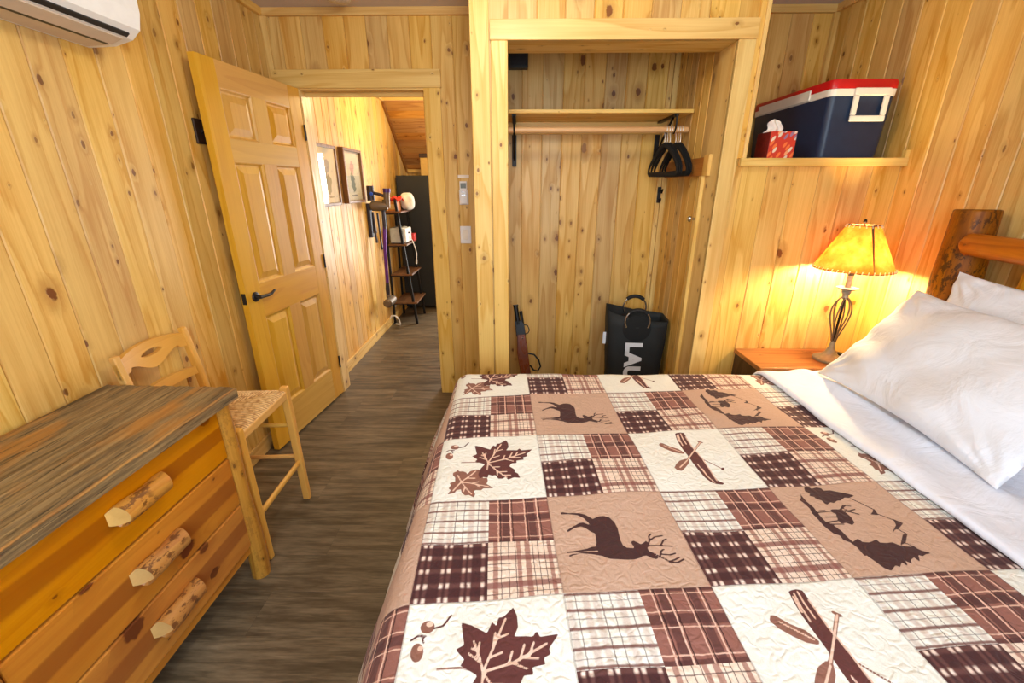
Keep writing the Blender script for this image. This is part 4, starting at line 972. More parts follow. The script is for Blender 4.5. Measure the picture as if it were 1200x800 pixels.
# ---- quilt: patchwork, printed motifs kept as signed distances on the cloth
MOT = json.loads('''{"leaf":{"d":[[[0.341,0.856],[0.407,0.83],[0.502,0.768],[0.533,0.843],[0.558,0.813],[0.572,0.869],[0.601,0.869],[0.667,0.931],[0.688,0.869],[0.691,0.793],[0.665,0.736],[0.735,0.731],[0.777,0.724],[0.8,0.76],[0.819,0.719],[0.932,0.726],[0.865,0.647],[0.871,0.612],[0.829,0.595],[0.834,0.558],[0.758,0.549],[0.764,0.508],[0.71,0.508],[0.689,0.468],[0.744,0.409],[0.734,0.383],[0.766,0.355],[0.787,0.284],[0.726,0.302],[0.673,0.277],[0.648,0.319],[0.621,0.298],[0.582,0.302],[0.556,0.355],[0.523,0.35],[0.489,0.371],[0.484,0.323],[0.438,0.337],[0.41,0.316],[0.394,0.376],[0.413,0.463],[0.452,0.526],[0.41,0.553],[0.354,0.587],[0.376,0.618],[0.321,0.682],[0.369,0.706],[0.355,0.78]]],"m":[[[0.156,0.407],[0.187,0.429],[0.191,0.467],[0.214,0.429],[0.25,0.429],[0.282,0.408],[0.291,0.375],[0.314,0.43],[0.367,0.452],[0.4,0.452],[0.429,0.408],[0.438,0.323],[0.478,0.323],[0.485,0.281],[0.473,0.24],[0.539,0.174],[0.443,0.174],[0.431,0.15],[0.374,0.15],[0.362,0.134],[0.377,0.092],[0.367,0.044],[0.321,0.082],[0.291,0.072],[0.257,0.111],[0.247,0.159],[0.21,0.149],[0.194,0.11],[0.133,0.091],[0.159,0.149],[0.138,0.169],[0.153,0.219],[0.137,0.249],[0.187,0.27],[0.182,0.332],[0.159,0.364]],[[0.181,0.843],[0.178,0.825],[0.167,0.811],[0.15,0.803],[0.13,0.803],[0.111,0.811],[0.098,0.825],[0.092,0.843],[0.095,0.861],[0.106,0.875],[0.123,0.883],[0.143,0.883],[0.162,0.875],[0.175,0.861]],[[0.134,0.689],[0.132,0.664],[0.124,0.644],[0.109,0.633],[0.093,0.633],[0.077,0.644],[0.064,0.664],[0.058,0.689],[0.059,0.714],[0.068,0.735],[0.082,0.746],[0.099,0.746],[0.116,0.735],[0.128,0.714]]],"l":[[[0.171,0.861],[0.17,0.853],[0.164,0.847],[0.155,0.843],[0.144,0.843],[0.135,0.847],[0.128,0.853],[0.125,0.861],[0.126,0.868],[0.132,0.875],[0.141,0.878],[0.152,0.878],[0.161,0.875],[0.168,0.869]],[[0.129,0.713],[0.128,0.706],[0.124,0.7],[0.117,0.697],[0.11,0.697],[0.103,0.7],[0.097,0.706],[0.095,0.713],[0.096,0.721],[0.1,0.727],[0.107,0.73],[0.114,0.73],[0.121,0.727],[0.127,0.721]]],"dl":[[[[0.174,0.83],[0.233,0.843],[0.276,0.91]],0.006],[[[0.111,0.792],[0.126,0.743]],0.006],[[[0.046,0.767],[0.086,0.792],[0.137,0.787]],0.006]],"ml":[[[[0.479,0.546],[0.347,0.576],[0.223,0.58]],0.008]],"ll":[[[[0.483,0.542],[0.463,0.623],[0.425,0.723]],0.013],[[[0.483,0.542],[0.538,0.67],[0.616,0.856]],0.014],[[[0.483,0.542],[0.65,0.581],[0.853,0.675]],0.015],[[[0.483,0.542],[0.541,0.452],[0.661,0.308]],0.013],[[[0.483,0.542],[0.477,0.441]],0.012],[[[0.468,0.595],[0.399,0.651]],0.008],[[[0.452,0.658],[0.415,0.682]],0.007],[[[0.449,0.634],[0.46,0.714]],0.007],[[[0.539,0.665],[0.551,0.768]],0.008],[[[0.566,0.731],[0.63,0.755]],0.008],[[[0.518,0.618],[0.594,0.646]],0.007],[[[0.629,0.581],[0.65,0.647]],0.008],[[[0.691,0.595],[0.723,0.682]],0.008],[[[0.747,0.618],[0.779,0.69]],0.007],[[[0.65,0.581],[0.731,0.542]],0.008],[[[0.719,0.604],[0.801,0.595]],0.007],[[[0.568,0.419],[0.575,0.35]],0.008],[[[0.588,0.397],[0.661,0.393]],0.008],[[[0.622,0.35],[0.7,0.338]],0.007],[[[0.528,0.474],[0.595,0.468]],0.008],[[[0.243,0.266],[0.201,0.371]],0.009],[[[0.243,0.266],[0.331,0.375],[0.368,0.43]],0.009],[[[0.243,0.266],[0.364,0.24],[0.493,0.2]],0.01],[[[0.243,0.266],[0.297,0.169],[0.346,0.092]],0.009],[[[0.243,0.266],[0.179,0.139]],0.009],[[[0.294,0.322],[0.366,0.322]],0.006],[[[0.338,0.246],[0.401,0.271]],0.006],[[[0.377,0.234],[0.417,0.19]],0.006],[[[0.282,0.199],[0.271,0.13]],0.006]]},"deer":{"d":[[[0.095,0.802],[0.091,0.773],[0.152,0.769],[0.223,0.75],[0.267,0.712],[0.301,0.649],[0.321,0.574],[0.375,0.658],[0.336,0.704],[0.285,0.754],[0.239,0.773],[0.154,0.783]],[[0.114,0.589],[0.118,0.568],[0.174,0.606],[0.23,0.621],[0.261,0.601],[0.295,0.561],[0.336,0.532],[0.351,0.603],[0.298,0.633],[0.255,0.663],[0.224,0.658],[0.165,0.624]],[[0.327,0.688],[0.355,0.706],[0.396,0.727],[0.44,0.729],[0.479,0.71],[0.508,0.656],[0.517,0.589],[0.51,0.52],[0.504,0.452],[0.508,0.399],[0.531,0.374],[0.582,0.366],[0.585,0.383],[0.577,0.414],[0.581,0.44],[0.603,0.444],[0.63,0.42],[0.642,0.403],[0.662,0.412],[0.699,0.438],[0.697,0.408],[0.683,0.372],[0.683,0.336],[0.708,0.312],[0.73,0.263],[0.712,0.253],[0.682,0.266],[0.651,0.29],[0.622,0.286],[0.595,0.268],[0.552,0.255],[0.503,0.254],[0.44,0.262],[0.382,0.271],[0.348,0.289],[0.317,0.32],[0.303,0.407],[0.316,0.443],[0.323,0.503],[0.327,0.573]],[[0.079,0.378],[0.079,0.364],[0.143,0.365],[0.21,0.367],[0.277,0.366],[0.337,0.36],[0.33,0.404],[0.274,0.406],[0.232,0.39],[0.169,0.383],[0.118,0.38]],[[0.09,0.344],[0.093,0.326],[0.128,0.34],[0.185,0.348],[0.259,0.333],[0.33,0.306],[0.348,0.337],[0.275,0.357],[0.198,0.358],[0.119,0.351]]],"m":[],"l":[],"dl":[[[[0.688,0.379],[0.721,0.435],[0.73,0.48],[0.754,0.501]],0.012],[[[0.721,0.435],[0.772,0.468],[0.839,0.476]],0.009],[[[0.693,0.386],[0.744,0.383],[0.787,0.378],[0.829,0.431],[0.858,0.44]],0.011],[[[0.787,0.378],[0.874,0.366]],0.009],[[[0.672,0.33],[0.717,0.304],[0.741,0.277],[0.785,0.248],[0.807,0.218],[0.857,0.219],[0.913,0.245]],0.012],[[[0.747,0.279],[0.777,0.333],[0.799,0.342]],0.01],[[[0.768,0.3],[0.823,0.289],[0.872,0.301]],0.009],[[[0.798,0.229],[0.851,0.247],[0.887,0.264]],0.009]],"ml":[],"ll":[]},"moose":{"d":[[[0.314,0.977],[0.359,0.998],[0.373,0.961],[0.429,0.975],[0.462,0.956],[0.456,0.925],[0.515,0.922],[0.57,0.89],[0.615,0.868],[0.671,0.83],[0.6,0.807],[0.568,0.816],[0.503,0.78],[0.475,0.781],[0.423,0.752],[0.402,0.764],[0.351,0.734],[0.34,0.75],[0.346,0.79],[0.311,0.826],[0.318,0.848],[0.282,0.861],[0.312,0.894],[0.291,0.93]],[[0.232,0.915],[0.217,0.854],[0.21,0.787],[0.217,0.711],[0.203,0.648],[0.197,0.577],[0.197,0.537],[0.23,0.496],[0.25,0.437],[0.249,0.363],[0.255,0.299],[0.267,0.246],[0.254,0.187],[0.229,0.18],[0.242,0.265],[0.229,0.319],[0.197,0.348],[0.204,0.393],[0.171,0.414],[0.158,0.463],[0.151,0.501],[0.156,0.58],[0.155,0.641],[0.176,0.703],[0.175,0.768],[0.165,0.819],[0.196,0.844]],[[0.242,0.318],[0.313,0.349],[0.319,0.312],[0.363,0.3],[0.436,0.322],[0.436,0.289],[0.482,0.279],[0.526,0.282],[0.559,0.241],[0.642,0.226],[0.676,0.188],[0.733,0.162],[0.672,0.155],[0.628,0.136],[0.608,0.151],[0.565,0.088],[0.556,0.13],[0.511,0.109],[0.496,0.077],[0.471,0.108],[0.452,0.057],[0.436,0.098],[0.391,0.061],[0.374,0.079],[0.306,0.037],[0.276,0.063],[0.265,0.112],[0.253,0.162],[0.241,0.213],[0.255,0.281]],[[0.314,0.652],[0.345,0.675],[0.395,0.673],[0.435,0.629],[0.438,0.575],[0.416,0.512],[0.377,0.486],[0.348,0.513],[0.304,0.51],[0.309,0.556],[0.338,0.615]],[[0.765,0.538],[0.797,0.486],[0.597,0.369],[0.726,0.467]],[[0.682,0.359],[0.723,0.365],[0.617,0.268],[0.556,0.245]],[[0.628,0.603],[0.712,0.661],[0.687,0.591]]],"m":[],"l":[],"dl":[[[[0.609,0.8],[0.652,0.737],[0.701,0.658],[0.676,0.617],[0.724,0.568],[0.757,0.529],[0.793,0.486],[0.696,0.424],[0.717,0.366],[0.614,0.272],[0.654,0.225]],0.014],[[[0.203,0.648],[0.314,0.652]],0.012],[[[0.231,0.667],[0.279,0.664]],0.01],[[[0.228,0.591],[0.33,0.584]],0.012],[[[0.193,0.512],[0.32,0.503]],0.013],[[[0.193,0.532],[0.314,0.543]],0.012],[[[0.397,0.656],[0.495,0.718],[0.539,0.707]],0.014],[[[0.425,0.655],[0.483,0.634],[0.531,0.606]],0.016],[[[0.454,0.674],[0.481,0.651],[0.546,0.668]],0.012],[[[0.419,0.666],[0.481,0.719]],0.01]],"ml":[],"ll":[]},"canoe":{"d":[[[0.5,0.935],[0.523,0.945],[0.565,0.952],[0.599,0.941],[0.598,0.904],[0.591,0.821],[0.586,0.684],[0.59,0.573],[0.597,0.445],[0.599,0.313],[0.599,0.206],[0.603,0.14],[0.642,0.1],[0.616,0.08],[0.56,0.093],[0.526,0.118],[0.498,0.185],[0.485,0.292],[0.476,0.413],[0.478,0.538],[0.472,0.647],[0.472,0.759],[0.482,0.852]],[[0.744,0.305],[0.738,0.296],[0.73,0.289],[0.722,0.285],[0.715,0.286],[0.71,0.29],[0.709,0.298],[0.712,0.307],[0.718,0.316],[0.725,0.323],[0.734,0.327],[0.741,0.326],[0.745,0.322],[0.746,0.314]]],"m":[[[0.252,0.74],[0.279,0.777],[0.308,0.77],[0.361,0.71],[0.429,0.661],[0.467,0.586],[0.448,0.568],[0.388,0.587],[0.332,0.63],[0.279,0.686]],[[0.259,0.328],[0.304,0.394],[0.361,0.451],[0.432,0.482],[0.459,0.459],[0.434,0.405],[0.376,0.339],[0.311,0.275],[0.272,0.292]]],"l":[],"dl":[],"ml":[[[[0.601,0.455],[0.718,0.315]],0.012],[[[0.452,0.472],[0.698,0.749]],0.024],[[[0.686,0.768],[0.717,0.743]],0.022]],"ll":[[[[0.59,0.869],[0.581,0.673],[0.598,0.477],[0.599,0.313],[0.592,0.141]],0.009],[[[0.527,0.921],[0.506,0.815],[0.498,0.712]],0.006],[[[0.56,0.933],[0.546,0.836],[0.543,0.732]],0.006],[[[0.506,0.898],[0.487,0.781]],0.005],[[[0.531,0.318],[0.532,0.211],[0.558,0.115]],0.006],[[[0.514,0.39],[0.526,0.279],[0.538,0.173]],0.005],[[[0.452,0.472],[0.698,0.749]],0.012],[[[0.316,0.333],[0.44,0.456]],0.006],[[[0.306,0.729],[0.442,0.6]],0.006]]}}''')
QX0, QY1, QY0, RQ = -.284, 1.832, .235, .075      # outer sides of the made bed, edge radius
SL = math.radians(18)
def drape(p, q, lift=0.0, xe=True, wave=True):
    """cloth point (p,q) of the flat quilt -> place on the bed"""
    R = RQ+lift; cr = R
    dx = np.where(xe, np.maximum(0, (QX0-lift+cr)-p), 0) if xe else np.zeros_like(p)
    dyf = np.maximum(0, q-(QY1+lift-cr)); dyn = np.maximum(0, (QY0-lift+cr)-q)
    dy = dyf+dyn; sy = np.where(dyf > 0, 1.0, -1.0)
    d = np.sqrt(dx*dx+dy*dy)+1e-9
    a = np.minimum(d/R, PI/2-SL)
    ex = np.maximum(0, d-R*(PI/2-SL))
    h = R*np.sin(a)+ex*math.sin(SL); z = -R*(1-np.cos(a))-ex*math.cos(SL)
    ux, uy = -dx/d, sy*dy/d
    px = p+dx; py = q-sy*dy
    if wave:
        ang = np.arctan2(dy, dx)
        s = np.where(dx > dy, q, p)
        f = np.clip(ex/.35, 0, 1)
        h = h+f*(.016*np.sin(s*17+1.0)+.010*np.sin(s*31+.4))+f*.02*np.sin(ang*8)*np.sin(2*ang)
    X = px+ux*h; Y = py+uy*h; Z = ZBED+lift+z
    return X, Y, Z, d
def undul(p, q):
    return .0030*np.sin(p*9.1+1.3*np.sin(q*5.2))+.0026*np.sin(q*11.7+1.1*np.sin(p*6.3))+.0012*np.sin(p*27+q*19)+.0010*np.sin(q*34-p*21)
A = np.array([[.315, -.015], [.0235, .303]]); A0 = np.array([-.217, .638]); Ai = np.linalg.inv(A)
stp = .0036
ps = np.arange(-.86, 1.255, stp); qs = np.arange(-.26, 2.31, stp)
P, Q = np.meshgrid(ps, qs); nP, nQ = len(ps), len(qs)
X, Y, Z, dd = drape(P, Q)
Z = Z+undul(P, Q)*np.clip(1-dd/.2, .3, 1)
rs_ = np.random.RandomState(3)
UV = np.stack([Ai[0, 0]*(P-A0[0])+Ai[0, 1]*(Q-A0[1]), Ai[1, 0]*(P-A0[0])+Ai[1, 1]*(Q-A0[1])], -1).reshape(-1, 2)
def seg_d(px, py, a, b):
    ax_, ay_ = a; bx_, by_ = b; vx, vy = bx_-ax_, by_-ay_
    tt = np.clip(((px-ax_)*vx+(py-ay_)*vy)/(vx*vx+vy*vy+1e-12), 0, 1)
    return np.hypot(px-ax_-tt*vx, py-ay_-tt*vy)
def poly_sdf(px, py, poly):
    d = np.full(px.shape, 9.0); ins = np.zeros(px.shape, bool); n_ = len(poly)
    for i in range(n_):
        a, b = poly[i], poly[(i+1) % n_]
        d = np.minimum(d, seg_d(px, py, a, b))
        if a[1] != b[1]:
            c_ = ((a[1] > py) != (b[1] > py)) & (px < (b[0]-a[0])*(py-a[1])/(b[1]-a[1])+a[0]); ins ^= c_
    return np.where(ins, -d, d)
sd = {k: np.full(len(UV), .1) for k in 'dml'}
iu = np.floor(UV[:, 0]).astype(int); iv = np.floor(UV[:, 1]).astype(int)
for i in range(-3, 6):
    for j in range(-3, 6):
        if (i+j) % 2 == 0: continue
        if j % 2: name_ = 'leaf' if (i % 4) == 0 else 'canoe'
        else: name_ = 'deer' if (i % 4) == 1 else 'moose'
        if i < 0: continue
        mt_ = MOT[name_]; m_ = np.where((iu == i) & (iv == j))[0]
        if not len(m_): continue
        lx, ly = UV[m_, 0]-i, UV[m_, 1]-j
        for k in 'dml':
            cur = np.full(len(m_), .1)
            for poly in mt_[k]: cur = np.minimum(cur, poly_sdf(lx, ly, poly))
            for pl_, w_ in mt_[k+'l']:
                for a, b in zip(pl_[:-1], pl_[1:]): cur = np.minimum(cur, seg_d(lx, ly, a, b)-max(w_, .0135)/2)
            sd[k][m_] = cur
idx = np.arange(nP*nQ).reshape(nQ, nP)
F4 = np.stack([idx[:-1, :-1], idx[:-1, 1:], idx[1:, 1:], idx[1:, :-1]], -1).reshape(-1, 4)
def fast_mesh(name, V, Fq, mat, parent=None):
    me = bpy.data.meshes.new(name); me.vertices.add(len(V)); me.vertices.foreach_set('co', V.astype(np.float32).ravel())
    me.loops.add(Fq.size); me.loops.foreach_set('vertex_index', Fq.astype(np.int32).ravel())
    me.polygons.add(len(Fq)); me.polygons.foreach_set('loop_start', np.arange(0, Fq.size, 4, dtype=np.int32))
    me.update(calc_edges=True); me.polygons.foreach_set('use_smooth', np.ones(len(Fq), bool)); me.materials.append(mat)
    me.validate(); ob = bpy.data.objects.new(name, me); COL.objects.link(ob)
    if parent: ob.parent = parent
    return ob
def quilt_mat():
    nb = NB('patchwork quilt print'); U, V, _ = nb.sep(nb.uv())
    jn = nb.noise(nb.comb(U, V, 0.0), 26, 2, .5); jn2 = nb.noise(nb.comb(nb.add(U, 7.7), V, 0.0), 22, 2, .5)
    u = nb.add(U, nb.mul(nb.math('SUBTRACT', jn, .5), .013)); v = nb.add(V, nb.mul(nb.math('SUBTRACT', jn2, .5), .013))
    fu, fv = nb.math('FLOOR', U), nb.math('FLOOR', V)
    pic = nb.math('GREATER_THAN', nb.math('FRACT', nb.mul(nb.add(nb.add(fu, fv), 40.0), .5)), .25)
    rowodd = nb.math('GREATER_THAN', nb.math('FRACT', nb.mul(nb.add(fv, 40.0), .5)), .25)
    sx = nb.math('GREATER_THAN', nb.math('FRACT', U), .5); sy = nb.math('GREATER_THAN', nb.math('FRACT', V), .5)
    a = nb.math('FRACT', nb.mul(u, 2.0)); b = nb.math('FRACT', nb.mul(v, 2.0))
    def stripes(f, L, soft=.012):
        st_ = []
        for c, w_, s in L: st_ += [(max(0, c-w_/2-soft), 0.0), (max(0, c-w_/2), s), (min(1, c+w_/2), s), (min(1, c+w_/2+soft), 0.0)]
        st_ = [(p_+i*1e-5, s) for i, (p_, s) in enumerate(st_)]
        return nb.ramp(f, st_)
    white, tan = srgb(228, 227, 216), srgb(206, 172, 150)
    mb_, dk = srgb(140, 92, 80), srgb(78, 44, 42)
    # white check
    c1 = nb.mix(stripes(a, [(.06, .05, .40), (.27, .06, .45), (.40, .05, .4), (.72, .06, .45), (.92, .05, .4)], .03), white, srgb(178, 140, 124))
    c1 = nb.mix(stripes(a, [(.14, .006, .7), (.47, .006, .8), (.60, .006, .7), (.83, .006, .7)], .008), c1, srgb(90, 70, 66))
    c1 = nb.mix(stripes(b, [(.02, .02, .9), (.24, .025, .9), (.49, .025, .9), (.74, .025, .9), (.98, .02, .9)], .018), c1, srgb(110, 66, 58))
    c1 = nb.mix(stripes(b, [(.12, .005, .6), (.36, .005, .6), (.62, .005, .6), (.87, .005, .6)], .008), c1, srgb(100, 80, 76))
    # brown plaid
    c2 = nb.mix(stripes(a, [(.28, .10, .75), (.70, .10, .75)], .012), mb_, dk)
    c2 = nb.mix(stripes(b, [(.55, .12, .75), (.02, .07, .75), (.98, .04, .75)], .012), c2, dk)
    c2 = nb.mix(stripes(a, [(.155, .012, .85), (.35, .016, .9), (.59, .012, .85), (.80, .016, .9)], .006), c2, srgb(226, 186, 164))
    c2 = nb.mix(stripes(b, [(.44, .012, .8), (.655, .012, .8), (.11, .012, .8), (.92, .012, .8)], .006), c2, srgb(226, 186, 164))
    c2 = nb.mix(stripes(a, [(.19, .012, .9), (.385, .010, .9), (.625, .012, .9), (.835, .01, .9)], .005), c2, srgb(44, 22, 22))
    # dark gingham
    lx = stripes(a, [(.07, .022, 1), (.16, .022, 1), (.37, .022, 1), (.455, .022, 1), (.66, .022, 1), (.745, .022, 1), (.93, .022, 1)], .024)
    ly = stripes(b, [(.03, .05, 1), (.25, .035, 1), (.50, .035, 1), (.74, .035, 1), (.97, .03, 1)], .035)
    c3 = nb.mix(nb.mul(nb.math('MAXIMUM', lx, ly), .38), srgb(68, 36, 36), srgb(124, 82, 74))
    c3 = nb.mix(nb.mul(lx, ly), c3, srgb(232, 208, 192))
    # tan plaid
    c4 = nb.mix(stripes(a, [(.11, .06, .8), (.45, .05, .8), (.58, .07, .8), (.91, .05, .8)], .010), srgb(226, 204, 184), srgb(150, 98, 84))
    c4 = nb.mix(stripes(b, [(.68, .07, .85), (.22, .08, .85)], .02), c4, srgb(128, 76, 68))
    c4 = nb.mix(stripes(a, [(.19, .006, .8), (.30, .006, .8), (.40, .006, .8), (.66, .006, .8), (.74, .006, .8), (.83, .006, .8)], .006), c4, srgb(70, 42, 40))
    c4 = nb.mix(stripes(b, [(.90, .006, .8), (.77, .006, .8), (.57, .006, .8), (.46, .006, .8), (.33, .006, .8), (.08, .006, .8)], .008), c4, srgb(70, 42, 40))
    pl = nb.mix(sy, nb.mix(sx, c3, c4), nb.mix(sx, c1, c2))
    tanv = nb.mix(nb.noise(nb.comb(U, V, 0.0), 60, 2), srgb(180, 146, 124), srgb(198, 166, 143))
    pc = nb.mix(rowodd, tanv, white)
    def on(at_, col, c): return nb.mix(nb.mr(nb.attr(at_), -.0022, .0022, 1, 0), c, col)
    pc = on('print_mid', srgb(136, 92, 76), pc); pc = on('print_dark', nb.mix(rowodd, srgb(66, 38, 36), srgb(92, 50, 46)), pc); pc = on('print_light', srgb(222, 188, 166), pc)
    c = nb.mix(pic, pl, pc)
    # seams
    ex = nb.math('ABSOLUTE', nb.math('SUBTRACT', nb.math('FRACT', nb.add(u, .5)), .5)); ey = nb.math('ABSOLUTE', nb.math('SUBTRACT', nb.math('FRACT', nb.add(v, .5)), .5))
    seam = nb.math('MAXIMUM', nb.mr(ex, .004, .009, 1, 0), nb.mr(ey, .004, .009, 1, 0))
    c = nb.mix(nb.mul(seam, .35), c, srgb(90, 54, 50))
    fz = nb.noise(nb.comb(U, V, 0.0), 150, 2); c = nb.hsv(c, v=nb.mr(fz, .3, .7, .94, 1.05))
    # vermicelli stitching
    s1 = nb.noise(nb.comb(U, V, 0.0), 12, 1.0, .4, .6)
    g = nb.mr(nb.math('ABSOLUTE', nb.math('SUBTRACT', s1, .5)), 0.0, .20, 0, 1)
    s2 = nb.noise(nb.comb(nb.add(U, 5.0), V, 0.0), 34, 2)
    h = nb.add(nb.mul(g, 1.0), nb.add(nb.mul(s2, .5), nb.mul(seam, -1.0)))
    nb.bump(h, .0038, .42)
    m = nb.out(c, .85, 0, .15); nb.b.inputs['Sheen Weight'].default_value = .1
    return m
def put_uv(ob, UVs):
    me = ob.data; l = me.uv_layers.new(name='UVMap'); li = np.empty(len(me.loops), np.int32); me.loops.foreach_get('vertex_index', li)
    l.data.foreach_set('uv', UVs[li].astype(np.float32).ravel())
V3 = np.stack([X, Y, Z], -1).reshape(-1, 3)
V3[:, 2] = np.maximum(V3[:, 2], .06)
qo = fast_mesh('quilt', V3, F4, quilt_mat()); put_uv(qo, UV)
for k, nm in (('d', 'print_dark'), ('m', 'print_mid'), ('l', 'print_light')):
    at_ = qo.data.attributes.new(nm, 'FLOAT', 'POINT'); at_.data.foreach_set('value', sd[k].astype(np.float32))
tag(qo, 'brown and cream patchwork quilt with deer, canoe and maple leaf prints on the bed', 'quilt')

# ---- white sheet folded back over the quilt
ps2 = np.concatenate([[1.103, 1.1005, 1.1, 1.1015, 1.105, 1.111, 1.12], np.arange(1.13, 1.652, .010)]); qs2 = np.arange(-.02, 2.02, .008)
P2, Q2 = np.meshgrid(ps2, qs2)
n7 = 7; prof_z = np.array([.002, .006, .011, .016, .0195, .0215, .0225]+[.023]*(len(ps2)-7))
skew = .012*np.sin(Q2*2.1+.7)+.004*np.sin(Q2*9)
X2, Y2, Z2, d2_ = drape(P2+skew, Q2, .004, xe=False, wave=True)
pz = np.broadcast_to(prof_z, P2.shape)
up = np.clip(1-d2_/.12, 0, 1)
Z2 = Z2+pz*up+undul(P2+skew, Q2)*np.clip(1-d2_/.2, .3, 1)+.003*np.sin(P2*40+6*np.sin(Q2*3))*up*np.clip((P2-1.13)/.05, 0, 1)+.010*np.exp(-((P2-1.30-.02*np.sin(Q2*6))/.035)**2)*up
out_ = (pz-.004)*(1-up); Y2 = Y2+np.where(Q2 > 1, 1, -1)*np.maximum(out_, 0)
i2 = np.arange(P2.size).reshape(P2.shape)
F2 = np.stack([i2[:-1, :-1], i2[:-1, 1:], i2[1:, 1:], i2[1:, :-1]], -1).reshape(-1, 4)
so_ = fast_mesh('bed_sheet', np.stack([X2, Y2, Z2], -1).reshape(-1, 3), F2, M['sheet'])
tag(so_, 'white bed sheet folded back over the quilt below the pillows', 'sheet')

# ---- pillows
def pillow(label, W_, H_, T_, seed, center, yaxis, up_, flange=.0):
    t_ = MB(); n_ = 72; rs = np.random.RandomState(seed); ph_ = rs.rand(12)*6
    yv = Vector(yaxis).normalized(); uv_ = Vector(up_).normalized(); nv = uv_.cross(yv).normalized()
    if nv.x > 0: nv = -nv
    def pt(u, v, side):
        a, b = 2*u-1, 2*v-1
        ea, eb = 1-abs(a)**2.2, 1-abs(b)**2.2
        th_ = (max(0, ea)*max(0, eb))**.52
        x = a*W_/2*(1-.06*(1-b*b)*abs(a)**2); y = b*H_/2*(1-.10*(1-a*a)*abs(b)**2)
        wr = .006*math.sin(7*a+3*b+ph_[0])+.005*math.sin(11*b-4*a+ph_[1])+.004*math.sin(15*a*b+ph_[2])
        edge = math.exp(-((1-max(abs(a), abs(b)))/.12)**2)
        wr += edge*.007*math.sin(22*(a+b)+ph_[3])*(1-edge*.5)
        for (ca, cb, fr) in ((1, -1, 19), (-1, -1, 15), (-1, 1, 17), (1, 1, 16)):   # folds fanning out of the corners
            da, db = a-ca, b-cb; rr_ = math.hypot(da, db)
            wr += .011*math.exp(-(rr_/.42)**2)*math.sin(fr*.45*math.atan2(db, da)*2+ph_[4]+ca)*min(1, rr_*3)
        sag = -.02*(1-b)*.5*(1-a*a)
        z = side*(T_/2*th_)+wr*(.3+.7*th_)*(1 if side > 0 else .4)+sag*0
        return Vector(center)+yv*x+uv_*y+nv*z
    t_.grid(lambda u, v: pt(u, v, 1), n_, n_); t_.grid(lambda u, v: pt(u, v, -1), n_, n_)
    ob = t_.build('pillow', M['linen'], None, smooth=False, fix=True)
    import bmesh
    bm = bmesh.new(); bm.from_mesh(ob.data); bmesh.ops.remove_doubles(bm, verts=bm.verts, dist=.0008); bmesh.ops.recalc_face_normals(bm, faces=bm.faces)
    for f in bm.faces: f.smooth = True
    bm.to_mesh(ob.data); bm.free()
    tag(ob, label, 'pillow'); return ob
pillow('front white pillow leaning on the back pillow', .76, .475, .150, 4, (1.432, 1.325, .925), (.03, 1, 0), (.64, -.02, .77))
pillow('back white pillow standing against the log headboard', .70, .45, .10, 9, (1.634, 1.300, .970), (.0, 1, 0), (.22, 0, .97))
# ------------------------------------------------------------------ hall things
def picture(label, y0, y1, z0, z1, art, dep):
    t = thing('framed_picture', label, 'picture', (XH, (y0+y1)/2, (z0+z1)/2))
    hy, hz, fw = (y1-y0)/2, (z1-z0)/2, .022
    mb = MB(); mb.box((.001, -hy, -hz), (dep, -hy+fw, hz)); mb.box((.001, hy-fw, -hz), (dep, hy, hz)); mb.box((.001, -hy+fw, -hz), (dep, hy-fw, -hz+fw)); mb.box((.001, -hy+fw, hz-fw), (dep, hy-fw, hz))
    mb.build('frame', M['frame_wood'], t, bevel=.003)
    mb = MB(); mb.box((.002, -hy+fw, -hz+fw), (dep*.5, hy-fw, hz-fw)); mb.build('print', art, t)
    mb = MB(); g = dep*.5+.004; mb.add([(g, -hy+fw, -hz+fw), (g, hy-fw, -hz+fw), (g, hy-fw, hz-fw), (g, -hy+fw, hz-fw)], [(0, 1, 2, 3)]); mb.build('glass', M['pic_glass'], t)
picture('framed flower print nearest the doorway reflecting a bright window', 3.295, 3.68, 1.352, 1.792, M['art_blue'], .02)
picture('framed pink flower print farther along the hall wall', 3.765, 4.195, 1.358, 1.795, M['art_pink'], .045)

# stick vacuum on its wall dock
YV = 4.33
t = thing('stick_vacuum', 'stick vacuum with purple wand hanging on the hall wall dock', 'vacuum', (XH, YV, 0))
o_ = lambda x, z, y=0: (x-XH, y, z)
mb = MB(); mb.box((.001, -.035, 1.02), (.035, .035, 1.34)); mb.build('wall_dock', M['vac_dark'], t, bevel=.006)
mb = MB(); mb.tube([o_(-1.402, 1.365), o_(-1.402, 1.50)], [.036, .034], 18); mb.build('battery', M['vac_dark'], t, smooth=True)
mb = MB(); mb.lathe([(0, 0), (.016, 0), (.014, .006), (0, .008)], 14, cap=False); mb.v = [tuple(Matrix.Rotation(PI/2, 3, 'X') @ Vector(v)+Vector(o_(-1.385, 1.428, -.032))) for v in mb.v]; mb.build('power_light', M['blue'], t)
mb = MB(); mb.tube([o_(-1.375, 1.435), o_(-1.33, 1.425), o_(-1.27, 1.405)], .014, 12); mb.build('handle', M['vac_dark'], t, smooth=True)
mb = MB(); mb.tube([o_(-1.255, 1.300), o_(-1.25, 1.42), o_(-1.247, 1.468)], [.028, .030, .034], 18); mb.build('cyclone', M['vac_grey'], t, smooth=True)
mb = MB(); mb.tube([o_(-1.247, 1.44), o_(-1.246, 1.475)], .036, 18); mb.build('cyclone_cap', plain('purple cap', srgb(70, 40, 110), .3, .4), t, smooth=True)
mb = MB(); mb.tube([o_(-1.415, 1.315), o_(-1.40, 1.315), o_(-1.34, 1.313), o_(-1.285, 1.313), o_(-1.25, 1.312)], [.03, .045, .046, .040, .03], 20); mb.build('motor_housing', M['vac_grey'], t, smooth=True)
